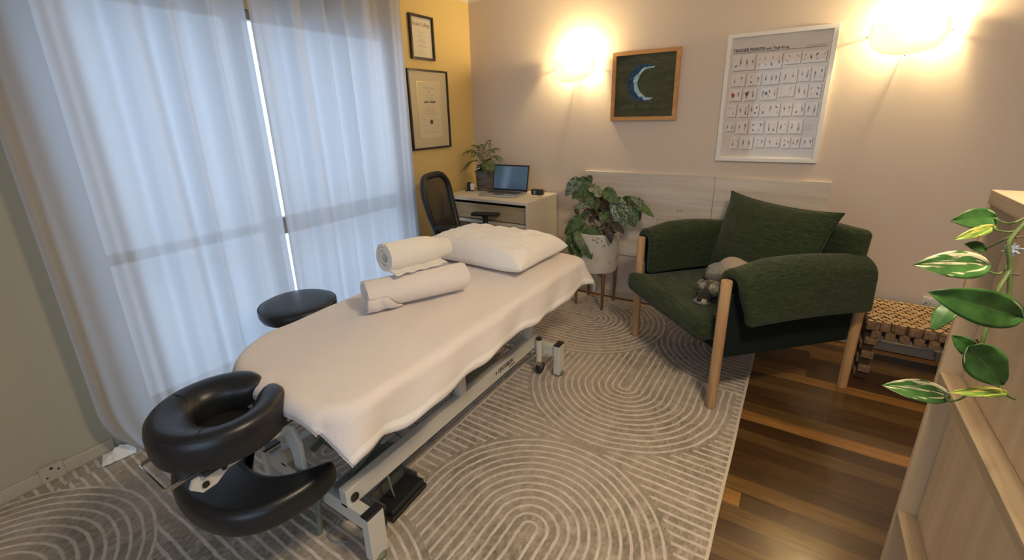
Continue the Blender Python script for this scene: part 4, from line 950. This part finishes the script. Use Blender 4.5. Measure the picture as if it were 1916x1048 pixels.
for k in range(5):
    a = 2 * pi * k / 5 + .4; lg = obj('base_arm', MB().tube([(0, 0, .115), (.28 * cos(a), .28 * sin(a), .085)], [.026, .015], 8), 'dark_plastic', oc)
    x, y = .28 * cos(a), .28 * sin(a); obj('caster', MB().cyl((x - .02 * sin(a), y + .02 * cos(a), .041), (x + .02 * sin(a), y - .02 * cos(a), .041), .027, seg=16).cyl((x, y, .04), (x, y, .085), .007, seg=8), 'dark_plastic', lg)

# ---------------------------------------------------------------- leaf builder
def leaf(kind, base, tip, wd, mat, parent, origin, name='leaf', roll=None, curl=.12, cam_bias=.75, rnd_=random):
    base = Vector(base); tip = Vector(tip); L = (tip - base).length; ya = (tip - base).normalized()
    toc = (Vector((0, 0, CAMH)) - base).normalized(); nrm = toc * cam_bias + Vector((0, 0, 1)) * (1 - cam_bias) + Vector((rnd_.uniform(-.25, .25), 0, rnd_.uniform(-.2, .25)))
    nrm = (nrm - ya * nrm.dot(ya)).normalized(); xa = ya.cross(nrm)
    asym = rnd_.uniform(-.12, .12) if kind == 'begonia' else 0
    def f(u, v):
        a = -1 + 2 * u
        if kind == 'begonia':
            w_ = (sin(pi * min(1, v ** .60)) ** .72 if 0 < v < 1 else 0.0) * (1 + .03 * sin(v * 34)); y = v * L - .20 * L * abs(a) ** 1.3 * (1 - v) ** 3
            w_ *= 1 + asym * a
        else:
            w_ = sin(pi * min(1, v ** .72)) ** .75 * 1.02 if 0 < v < 1 else 0.0; y = v * L - .07 * L * abs(a) * (1 - v) ** 3
        x = a * w_ * wd / 2; z = .10 * wd * (abs(a) ** 1.2) * (1 - .5 * v) - curl * L * (v ** 2) * .6 + .02 * wd * sin(v * 16) * abs(a)
        z += curl * L * .6 * v * v * 0
        p = base + xa * x + ya * y + nrm * (z + curl * L * .35 * sin(pi * v)); return tuple(p - Vector(origin))
    m = MB(); m.grid(11, 17, f, uv=True); return obj(name, m, mat, parent, smooth=180, solid=.0012)
# begonia on its stand
PO = Vector((-1.222, 3.115, 0)); 
bg_ = thing('potted_begonia', 'silver-veined begonia in a speckled white pot on a wooden leg stand', 'potted plant', PO)
obj('pot', MB().lathe([(.135, .300), (.155, .304), (.160, .315), (.167, .595), (.163, .600), (.152, .600), (.150, .575)], seg=48, cap1=False), 'terrazzo', bg_)
obj('soil', MB().lathe([(.151, .575), (.08, .585), (.001, .588)], seg=24, cap0=False), 'soil', bg_)
sd = obj('stand_frame', MB().box(-.155, .155, -.013, .013, .268, .296).box(-.013, .013, -.155, .155, .2681, .2959), 'dark_leg', bg_, smooth=0, bevel=.002, rot=(0, 0, radians(42)))
for k in range(4):
    a = radians(42 + 90 * k); x, y = .165 * cos(a), .165 * sin(a)
    obj('stand_leg', MB().tube([(x * .93, y * .93, .0127), (x * .98, y * .98, .30)], [.0095, .016], 12), 'dark_leg', bg_)
rnd = random.Random(77)
BEG = [ (-1.381, 3.09, 0.965, -1.464, 3.05, 0.85, 0.072, 0) , (-1.325, 3.102, 0.966, -1.41, 3.062, 0.829, 0.083, 0) , (-1.303, 3.135, 0.982, -1.342, 3.095, 0.875, 0.053, 1) , (-1.292, 3.104, 0.923, -1.16, 3.064, 0.874, 0.057, 0) , (-1.321, 3.145, 0.892, -1.271, 3.105, 0.771, 0.069, 1) , (-1.149, 3.083, 0.905, -1.048, 3.043, 0.832, 0.073, 0) , (-1.076, 3.081, 0.83, -0.991, 3.041, 0.627, 0.095, 0) , (-1.013, 3.113, 0.837, -0.927, 3.073, 0.668, 0.12, 0) , (-0.924, 3.09, 0.823, -0.794, 3.05, 0.762, 0.054, 0) , (-0.897, 3.089, 0.831, -0.96, 3.049, 0.888, 0.044, 0) , (-0.944, 3.16, 0.798, -0.909, 3.12, 0.701, 0.044, 1) , (-1.167, 3.099, 0.736, -1.11, 3.059, 0.616, 0.075, 0) , (-1.235, 3.193, 0.813, -1.144, 3.153, 0.716, 0.077, 2) , (-1.26, 3.179, 0.751, -1.216, 3.139, 0.665, 0.085, 2) , (-1.394, 3.146, 0.832, -1.313, 3.106, 0.791, 0.047, 1) , (-1.313, 3.086, 0.79, -1.399, 3.046, 0.769, 0.04, 0) , (-1.431, 3.185, 0.73, -1.401, 3.145, 0.69, 0.032, 2) , (-1.315, 3.155, 0.734, -1.344, 3.115, 0.65, 0.045, 1) , (-1.288, 2.971, 0.711, -1.412, 2.931, 0.586, 0.074, 0) , (-1.351, 2.98, 0.602, -1.353, 2.94, 0.421, 0.091, 0) , (-1.301, 2.977, 0.624, -1.187, 2.937, 0.426, 0.102, 0) , (-1.342, 2.983, 0.535, -1.272, 2.943, 0.421, 0.084, 1) , (-1.187, 3.01, 0.63, -1.143, 2.97, 0.514, 0.071, 1) , (-1.108, 3.004, 0.671, -1.054, 2.964, 0.555, 0.051, 2) , (-1.212, 2.992, 0.654, -1.225, 2.952, 0.593, 0.052, 1) , (-1.048, 2.981, 0.697, -0.957, 2.941, 0.649, 0.043, 2) , (-1.269, 3.155, 0.825, -1.234, 3.115, 0.75, 0.069, 1) , (-1.303, 2.999, 0.642, -1.325, 2.959, 0.602, 0.045, 1) , (-1.229, 3.009, 0.717, -1.227, 2.969, 0.684, 0.037, 2) , ]
stems = [[(.01, 0, .58), (-.03, -.02, .68), (-.10, -.03, .80), (-.12, -.02, .88), (-.10, 0, .96)], [(.02, .0, .58), (.04, -.03, .68), (-.02, -.01, .78), (.03, 0, .86), (.14, -.02, .86)],
         [(.0, -.03, .58), (.06, -.07, .66), (.14, -.06, .76), (.24, -.02, .83), (.30, -.01, .83)], [(-.03, -.02, .58), (-.07, -.08, .66), (-.12, -.11, .70)], [(-.02, -.02, .58), (-.1, -.09, .62), (-.13, -.13, .60)]]
for s_ in stems: obj('stem', MB().tube(loopy(s_, 6), .0042, 7), 'leaf_stem', bg_)
allst = [Vector(p) for s_ in stems for p in loopy(s_, 6)]
for (a, b, c, d, e, f_, wd, k) in BEG:
    base = Vector((a, b, c)); tip = Vector((d, e, f_)); mat = ('begonia_silver', 'begonia_green', 'begonia_dark')[k]
    if k == 0 and rnd.random() < .3: mat = 'begonia_green'
    lf = leaf('begonia', base, tip, wd * 1.28, mat, bg_, PO, curl=.16, cam_bias=.72, rnd_=rnd)
    q = base - PO; near = min(allst, key=lambda s_: (s_ - q).length + max(0, s_.z - q.z) * .5)
    if (near - q).length > .01: obj('petiole', MB().tube(loopy([tuple(near), tuple((near + q) / 2 + Vector((0, .01, .012))), tuple(q)], 5), .0019, 5), 'leaf_stem', lf)
# ---------------------------------------------------------------- armchair
AC = (-.210, 2.728, 0)
ac_ = thing('armchair', 'dark green upholstered armchair with round pale wooden legs', 'armchair', AC, radians(-45))
for sx in (-1, 1):
    for sy in (-1, 1):
        zf = .0135 if (sx < 0 or sy < 0) else .001
        obj('leg', MB().lathe([(.0205, zf), (.0235, .02), (.0250, .35), (.0250, .690), (.0235, .695)], (sx * .4 + (.015 if sx < 0 and sy > 0 else 0), sy * .4 - (.028 if sx < 0 and sy > 0 else 0), 0), 24), 'ash_leg', ac_)
obj('base', MB().rbox((0, -.005, .355), (.368, .362, .068), .02), 'green_dark', ac_)
def seatfn(p):
    k = sm(-.275, -.345, p.y); x = p.x * (1 + (.27 if p.x < 0 else .0) * k); z = p.z + .012 * (1 - (p.x / .36) ** 2) * (1 - (p.y / .36) ** 2) * (1 if p.z > 0 else 0)
    return (x, p.y, z)
obj('seat_cushion', MB().rbox((-.006, -.120, .408), (.345, .355, .068), .05, 5, 12, seatfn), 'green_fabric', ac_, smooth=180)
for sx in (-1, 1):
    obj('side_panel', MB().rbox((sx * .388, .0, .455), (.014, .366, .168), .008), 'green_dark', ac_)
    def padf(u, v, sx=sx):
        Ls = (.22, .0, .20); arc = .0635
        path = [(.338, .475)] + [(.338, .688)] + [(.338 + arc - arc * cos(a), .688 + arc * sin(a)) for a in [pi * i / 10 for i in range(1, 10)]] + [(.465, .688), (.472, .484)]
        cum = [0]
        for p, q in zip(path, path[1:]): cum.append(cum[-1] + sqrt((p[0] - q[0]) ** 2 + (p[1] - q[1]) ** 2))
        t_ = u * cum[-1]; i = max(k for k in range(len(cum) - 1) if cum[k] <= t_ + 1e-9); fr = (t_ - cum[i]) / (cum[i + 1] - cum[i]); x = path[i][0] + (path[i + 1][0] - path[i][0]) * fr; z = path[i][1] + (path[i + 1][1] - path[i][1]) * fr
        out = sm(.62, 1, u); y0 = -.378 + .055 * out; y1 = .365 if sx > 0 else .285
        y = y0 + (y1 - y0) * v; z += .012 * sin(pi * min(1, v * 1.0)) - .028 * sm(.45, 1, v) * sm(.3, .6, u) * (1 - out) - .030 * sm(.30, 0, v) * (1 - abs(u - .5) * 2)
        return (sx * x, y, z)
    m = MB(); m.grid(34, 34, padf)
    if sx < 0: m.f = [tuple(reversed(q)) for q in m.f]
    o = obj('arm_pad', m, 'green_fabric', ac_, smooth=180); md = o.modifiers.new('s', 'SOLIDIFY'); md.thickness = .048; md.offset = 0
    md = o.modifiers.new('b', 'BEVEL'); md.width = .016; md.segments = 3; md.angle_limit = radians(50); md.limit_method = 'ANGLE'
    obj('arm_core', MB().rbox((sx * .402, .01, .635), (.032, .345, .07), .02), 'green_dark', ac_)
def backfn(p): return (p.x, p.y + .09 * (p.z + .28) / .56, p.z)
obj('backrest', MB().rbox((.018, .298, .594), (.390, .050, .280), .035, 4, 8, lambda p: (p.x * (.80 + .20 * sm(-.03, .06, p.z)), p.y + .045 * (p.z + .28) / .56 + (.0), p.z)), 'green_fabric', ac_, smooth=180)
cu_ = thing('back_cushion', 'loose dark green cushion with pointed corners leaning on the armchair back', 'cushion', (AC[0] + .707 * (-.01 + .135), AC[1] + .707 * (.01 + .135), .705), rot=(0, 0, 0))
cu_.rotation_euler = (Matrix.Rotation(radians(-45), 3, 'Z') @ Matrix.Rotation(radians(90 - 17), 3, 'X') @ Matrix.Rotation(radians(1), 3, 'Z')).to_euler()
pm = pillow_mb(.74, .50, .17, 2.6, .06, 44, .003, 6, earc=.05); obj('cover', pm, 'green_cushion', cu_, smooth=180)
m = MB(); P = []
for i in range(160):
    t_ = i / 160 * 4; s_ = int(t_); fr = t_ - s_; a, b = ((-1 + 2 * fr, -1), (1, -1 + 2 * fr), (1 - 2 * fr, 1), (-1, 1 - 2 * fr))[s_]
    a2, b2 = sin(a * pi / 2), sin(b * pi / 2); P.append((a2 * .37 * (1 - .06 * (1 - b2 * b2) * abs(a2) + .05 * abs(a2 * b2) ** 3), b2 * .25 * (1 - .06 * (1 - a2 * a2) * abs(b2) + .05 * abs(a2 * b2) ** 3), 0))
m.tube(P, .004, 6, closed=True); obj('piping', m, 'green_fabric', cu_)

# ---------------------------------------------------------------- sleeping dog on the seat
def fur_mat():
    t = NT('dog_fur', 0.85, 0, (0.2, 0.2, 0.2), spec=0.2, sheen=0.2); c = t.coord()
    va = t.n('VertexColor'); va.layer_name = 'fur'
    n = t.noise(t.scale(c, (90, 90, 60)), 1, 4, 0.7); g = t.ramp(n, [(0.32, (0.5, 0.5, 0.5)), (0.7, (1.35, 1.32, 1.25))])
    t.col(t.mix(1.0, va.outputs[0], g, 'MULTIPLY')); t.bump(n, 0.8, 0.006); MT['dog_fur'] = t.m
fur_mat()
SZ = .468
HS = 1.30
def furzone(p):
    x, y, z = p; hx, hy, hz = (x - .112) / HS, (y + .262) / HS, (z - SZ) / HS
    fwd = hx * .55 + hy * -.835; side = hx * .835 + hy * .55
    if y < -.16 and x > .02 or fwd > -.05 and abs(side) < .075 and y < -.15:
        if fwd > .088 and hz < .034: return 'pale'
        if fwd > .050 and hz < .020: return 'pale'
        if fwd > .046: return 'black'
        if fwd > .018 and hz > .052 and abs(abs(side) - .024) < .014: return 'pale'
        if fwd > .0 and abs(side) < .009: return 'dark'
        return 'mid'
    if z > SZ + .075: return 'light'
    return 'mid'
FC = {'pale': (.42, .39, .31), 'black': (.030, .026, .022), 'dark': (.085, .083, .075), 'mid': (.19, .19, .175), 'light': (.27, .28, .275)}
def furcol(p): return FC[furzone(p)]
def metaobj(name, elems, res, mat, parent, loc=(0, 0, 0), colors=False):
    mbd = bpy.data.metaballs.new('mb_' + name + str(len(elems))); mbd.resolution = res; mbd.render_resolution = res; mbd.threshold = .6
    for (x, y, z, rx, ry, rz, az) in elems:
        e = mbd.elements.new(type='ELLIPSOID'); e.co = (x, y, z); e.radius = 1.0; e.size_x = rx; e.size_y = ry; e.size_z = rz; e.stiffness = 2.0; e.rotation = Euler((0, 0, az)).to_quaternion()
        e.radius = 1.35
    ob = bpy.data.objects.new('mbo_' + name + str(len(elems)), mbd); COL.objects.link(ob); dg = bpy.context.evaluated_depsgraph_get(); dg.update()
    me = bpy.data.meshes.new_from_object(ob.evaluated_get(dg)); bpy.data.objects.remove(ob); me.name = name
    me.materials.clear(); me.materials.append(MT[mat]); [setattr(p, 'use_smooth', True) for p in me.polygons]
    if colors:
        at = me.color_attributes.new('fur', 'FLOAT_COLOR', 'POINT')
        for i, v in enumerate(me.vertices): at.data[i].color = (*furcol(v.co), 1)
    o = bpy.data.objects.new(name, me); COL.objects.link(o); o.parent = parent; o.location = loc; return o
dg_ = thing('dog', 'small grey schnauzer wearing a beige coat, curled up asleep on the armchair seat', 'dog', AC, radians(-45))
S = SZ
hd = radians(-56.6)
def hp(f_, s_, z_, a, b, c): return (.112 + HS * (f_ * .55 + s_ * .835), -.262 + HS * (f_ * -.835 + s_ * .55), S + HS * z_, a * HS, b * HS, c * HS, hd)
elems = [hp(0, 0, .048, .060, .054, .046), hp(.058, 0, .034, .042, .031, .031), hp(.076, 0, .018, .034, .038, .018),
         hp(.030, .022, .070, .015, .013, .012), hp(.030, -.022, .070, .015, .013, .012),
         (.130, -.180, S + .050, .07, .065, .052, .4),             # neck
         (.10, -.12, S + .050, .085, .085, .05, .4),               # shoulders
         (.06, .0, S + .072, .125, .115, .072, .2),                # ribs
         (-.055, .03, S + .075, .115, .105, .075, .0),             # loin
         (-.130, -.035, S + .058, .080, .090, .062, .6),           # haunch
         (-.075, -.105, S + .052, .058, .050, .054, .9),           # hind leg folded
         (.00, -.17, S + .022, .060, .022, .020, .9),              # hind paw
         (.02, -.225, S + .018, .055, .022, .018, -.9),            # forepaw
         (.19, -.25, S + .018, .05, .022, .016, hd)]
body_ = metaobj('body', elems, .0085, 'dog_fur', dg_, colors=True)
metaobj('coat', [(.095, -.095, S + .066, .095, .085, .062, .4), (.065, .0, S + .084, .138, .124, .084, .2), (-.045, .035, S + .092, .128, .115, .086, 0), (-.105, .045, S + .075, .092, .092, .070, .6)], .010, 'dog_coat', dg_)
f = Vector((.55, -.835, 0)); s0 = Vector((.835, .55, 0)); hc = Vector((.112, -.262, S))
simple('nose_black', (.008, .008, .008), .3); simple('ear_fur', (.12, .115, .10), .9, nz=.4, nsc=90)
simple('fur_pale', (.44, .41, .33), .9); simple('fur_mid', (.19, .19, .175), .9); simple('fur_light', (.28, .29, .285), .9); simple('fur_black', (.032, .027, .023), .9); simple('fur_dark', (.085, .083, .075), .9)
for sx in (-1, 1):
    b = hc + s0 * sx * .046 - f * .012 + Vector((0, 0, .098)); q = s0 * sx
    P = [b - f * .020 - q * .010, b + q * .020 - f * .012 + Vector((0, 0, -.004)), b + q * .034 + f * .012 + Vector((0, 0, -.026)), b + q * .026 + f * .040 + Vector((0, 0, -.030)), b + f * .022 - q * .006 + Vector((0, 0, -.004)), b + q * .012 + f * .006 + Vector((0, 0, .006))]
    m = MB(); m.add(P, [(0, 1, 5), (1, 2, 5), (2, 3, 5), (3, 4, 5), (4, 0, 5)]); obj('ear', m, 'ear_fur', dg_, smooth=180, sub=1, solid=.006)
obj('nose', MB().rbox(hc + f * .137 + Vector((0, 0, .046)), (.013, .011, .010), .009, 3), 'nose_black', dg_, smooth=180)
for sx in (-1, 1):
    e = hc + f * .056 + s0 * sx * .028 + Vector((0, 0, .076)); m = MB(); m.tube([e - s0 * .008 - f * .002, e + f * .003, e + s0 * .008 - f * .002], .0018, 6); obj('closed_eye', m, 'nose_black', dg_)
bm_ = body_.data; rnd = random.Random(12); U = rnd.uniform; byz = {}
for v in bm_.vertices:
    if v.normal.z > -.3: byz.setdefault(furzone(v.co), []).append(v)
for zone, n_ in (('pale', 420), ('black', 380), ('dark', 120), ('mid', 1300), ('light', 420)):
    vs_ = byz.get(zone, [])
    if not vs_: continue
    m = MB()
    for i in range(n_):
        v = rnd.choice(vs_); p = Vector(v.co) - v.normal * .001 + Vector((U(-.003, .003), U(-.003, .003), 0)); nr = Vector(v.normal)
        flow = f if v.co.y < -.15 else Vector((-.6, -.8, 0)); flow = (flow - nr * flow.dot(nr))
        L = U(.010, .017) if zone == 'pale' else U(.008, .014); d = (nr * U(.25, .5) + flow * U(.5, .9) + Vector((U(-.35, .35), U(-.35, .35), U(-.2, .1)))).normalized()
        w_ = d.cross(nr); w_ = (w_.normalized() if w_.length > .01 else Vector((1, 0, 0))) * .0016
        mid = p + d * L * .5; q = p + d * L - nr * L * .12; m.add([p - w_, p + w_, mid + w_ * .8, q, mid - w_ * .8], [(0, 1, 2, 3, 4)])
    obj('fur', m, 'fur_' + zone, dg_, smooth=0)

# ---------------------------------------------------------------- log slice bench
bn = thing('log_bench', 'low bench made of glued sawn log slices beside the armchair', 'bench', (.68, 3.06, 0))
rnd = random.Random(31)
m = MB(); sl = MB(); hw, hd_ = .262, .195
step = .0335; r_i = 0; y = -hd_ + .017
while y < hd_ - .01:
    x = -hw + .017 + (step / 2 if r_i % 2 else 0)
    while x < hw - .01:
        rr = rnd.uniform(.0128, .0168); zt = .352 + rnd.uniform(-.002, .002); P = [(x + rr * cos(a) * rnd.uniform(.93, 1.05), y + rr * sin(a) * rnd.uniform(.93, 1.05)) for a in [2 * pi * k / 11 for k in range(11)]]
        st0 = len(m.f); m.prism(P, zt - .045, zt, mi=0)
        m.mi[st0:] = [0, 1] + [0] * 11; x += step
    y += step * .88; r_i += 1
m.box(-hw + .012, hw - .012, -hd_ + .012, hd_ - .012, .300, .328, 2)
obj('top_slices', m, ['log_bark', 'log_end', 'log_core'], bn, smooth=30)
m = MB()
def blockrow(m, z0, z1, x0, x1, yy, ph, ww=.042, pitch=.058):
    x = x0 + ph
    while x < x1 - .01:
        m.rbox((min(x + ww / 2, x1), yy, (z0 + z1) / 2), (ww / 2, .018, (z1 - z0) / 2), .0045, 2); x += pitch
blockrow(m, .305, .349, -hw, hw, -hd_ + .006, .0); blockrow(m, .258, .303, -hw, hw, -hd_ + .012, .028)
m.box(-hw + .01, hw - .01, -hd_ + .02, hd_ - .02, .27, .30, 1); obj('apron_blocks', m, ['log_bark', 'log_core'], bn)
for sx in (-1, 1):
    m = MB()
    for r_ in range(6):
        yy = -hd_ + (.0 if r_ % 2 else .026)
        while yy < hd_: m.rbox((sx * (hw - .028) + (.006 if r_ % 2 else -.006), yy + .02, .0215 + r_ * .0425 + .003), (.027, .0225, .0208), .005, 2); yy += .058
    m.box(sx * (hw - .028) - .024, sx * (hw - .028) + .024, -hd_ + .012, hd_ - .004, .006, .27, 1); obj('leg', m, ['log_bark', 'log_core'], bn)
cb = MB().tube(loopy([(.72, 3.300, .36), (.60, 3.296, .12), (.56, 3.28, .075), (.66, 3.275, .068), (.80, 3.28, .075), (.83, 3.27, .02), (.9, 3.1, .006)]), .0035, 7)
tag(obj('power_cord', cb, 'cable_grey'), 'thin grey cord trailing along the wall behind the log bench', 'cord')  # power cord hanging down from the wall outlet

# ---------------------------------------------------------------- cabinet, right foreground
cbx = thing('plywood_cabinet', 'tall pale plywood cabinet with recessed panels, at the right edge of the picture', 'cabinet', (.354, 1.38, 0))
def cbo(nm, x0, x1, y0, y1, z0, z1, mat): return obj(nm, MB().box(x0, x1, y0, y1, z0, z1), mat, cbx, smooth=0, bevel=.0015)
H_ = 1.27
cbo('top_board', 0, .40, -1.28, 0, H_ - .030, H_, 'plywood_edge'); cbo('side_board', 0, .40, -.018, -.0005, 0, H_ - .0305, 'plywood'); cbo('side_board', 0, .40, -1.28, -1.262, 0, H_ - .0305, 'plywood')
for z in (.83, .40): cbo('shelf', 0.001, .395, -1.2615, -.0185, z - .024, z, 'plywood_edge')
cbo('plinth', .002, .395, -1.2615, -.0185, 0, .04, 'plywood_edge')
for z0, z1 in ((.8305, H_ - .031), (.4005, .8055), (.0405, .3755)): cbo('back_panel', .040, .052, -1.2615, -.0185, z0, z1, 'plywood')
# ---------------------------------------------------------------- pothos
ph = thing('trailing_pothos', 'variegated trailing pothos vine hanging down the front of the plywood cabinet', 'trailing plant', (.50, 1.02, H_))
PO2 = Vector((.50, 1.02, H_))
obj('pot', MB().lathe([(.055, 0), (.07, .004), (.085, .13), (.088, .14), (.080, .14), (.078, .12)], seg=32, cap1=False), 'grey_ceramic', ph)
obj('soil', MB().lathe([(.078, .12), (.001, .124)], seg=20, cap0=False), 'soil', ph)
def ptube(nm, pts, r, mat='vine_green'): return obj(nm, MB().tube(loopy([tuple(Vector(p) - PO2) for p in pts], 8), r, 8), mat, ph)
ptube('stem', [(.48, 1.06, 1.39), (.43, 1.12, 1.43), (.372, 1.139, 1.329), (.342, 1.10, 1.279), (.328, 1.082, 1.255), (.318, 1.07, 1.24), (.311, 1.058, 1.222), (.317, 1.052, 1.194), (.321, 1.045, 1.169), (.324, 1.035, 1.136), (.322, 1.03, 1.115)], .0031)
ptube('stem', [(.321, 1.050, 1.185), (.318, 1.046, 1.176), (.309, 1.031, 1.154), (.305, 1.023, 1.139), (.304, 1.015, 1.12), (.303, 1.008, 1.101), (.299, .997, 1.08), (.297, .986, 1.055)], .0033)
for P in ([(.331, 1.099, 1.261), (.32, 1.089, 1.255), (.312, 1.10, 1.250), (.302, 1.127, 1.253)], [(.325, 1.088, 1.242), (.314, 1.08, 1.239), (.303, 1.09, 1.238), (.3, 1.108, 1.24)], [(.326, 1.087, 1.238), (.312, 1.08, 1.227), (.302, 1.092, 1.21), (.297, 1.104, 1.2)],
          [(.32, 1.065, 1.191), (.316, 1.058, 1.178), (.308, 1.05, 1.172), (.297, 1.05, 1.174), (.289, 1.054, 1.182)], [(.325, .992, 1.121), (.330, 1.02, 1.112), (.322, 1.03, 1.115)],
          [(.305, .995, 1.04), (.294, .993, 1.045), (.291, .991, 1.045)], [(.275, .996, .952), (.276, .972, .955), (.286, .968, .965), (.292, .966, .976), (.30, .97, .99)], [(.337, .976, .991), (.350, 1.0, .975), (.362, 1.008, .968)],
          [(.297, .986, 1.055), (.288, .965, 1.066), (.272, .95, 1.07)], [(.303, 1.008, 1.101), (.28, 1.0, 1.118), (.254, .998, 1.127)], [(.299, .99, 1.06), (.312, .98, 1.02), (.337, .976, .991)]):
    ptube('petiole', P, .0017)
ptube('node', [(.318, 1.069, 1.232), (.333, 1.073, 1.236)], .0016, 'leaf_stem'); ptube('node', [(.321, 1.046, 1.176), (.332, 1.045, 1.176)], .0016, 'leaf_stem'); ptube('node', [(.297, .99, 1.06), (.289, .99, 1.072)], .0016, 'leaf_stem')
rnd = random.Random(50)
for i, (a, b, c, d, e, f_, wd) in enumerate([ (0.302, 1.127, 1.253, 0.242, 1.087, 1.25, 0.036) , (0.3, 1.108, 1.24, 0.248, 1.067, 1.221, 0.017) , (0.297, 1.104, 1.2, 0.267, 1.088, 1.21, 0.019) , (0.289, 1.054, 1.182, 0.191, 0.992, 1.187, 0.046) , (0.325, 0.992, 1.121, 0.207, 0.929, 1.16, 0.055) , (0.254, 0.998, 1.127, 0.226, 0.963, 1.084, 0.027) , (0.291, 0.991, 1.045, 0.258, 0.98, 1.074, 0.027) , (0.272, 0.95, 1.07, 0.332, 0.967, 1.008, 0.054) , (0.337, 0.976, 0.991, 0.262, 0.928, 0.995, 0.017) , (0.275, 0.996, 0.952, 0.182, 0.942, 0.973, 0.038) , ]):
    mat = ('pothos_green', 'pothos_lime', 'pothos_green', 'pothos_cream', 'pothos_green', 'pothos_green', 'pothos_green', 'pothos_green', 'pothos_lime', 'pothos_cream')[i]
    leaf('pothos', (a, b, c), (d, e, f_), wd * 1.05, mat, ph, PO2, curl=.10, cam_bias=.85, rnd_=rnd)
m = MB(); cc_ = Vector((.328, 1.097, 1.206)); 
for i in range(26):
    d = Vector((rnd.uniform(-1, 1), rnd.uniform(-1, 1), rnd.uniform(-1, 1))).normalized(); m.tube([cc_, cc_ + d * .006, cc_ + d * rnd.uniform(.009, .013)], [.0018, .0022, .0014], 5)
m.tube([cc_, (.353, 1.112, 1.206)], .002, 5)
tag(obj('plant_clip', m, 'clip_blue'), 'small fuzzy blue-grey clip holding the vine to the cabinet', 'clip')
# unseen ceiling lamp, added to give the room plausible light
cl = thing('added_ceiling_lamp', 'added round ceiling lamp, out of view, filling the room with light', 'ceiling lamp', (.35, .9, HC))
obj('housing', MB().lathe([(.21, 0), (.21, -.03), (.20, -.045)], seg=40), 'white_satin', cl)
obj('diffuser', MB().cyl((0, 0, -.046), (0, 0, -.058), .19, seg=40), 'added_lamp_disc', cl)
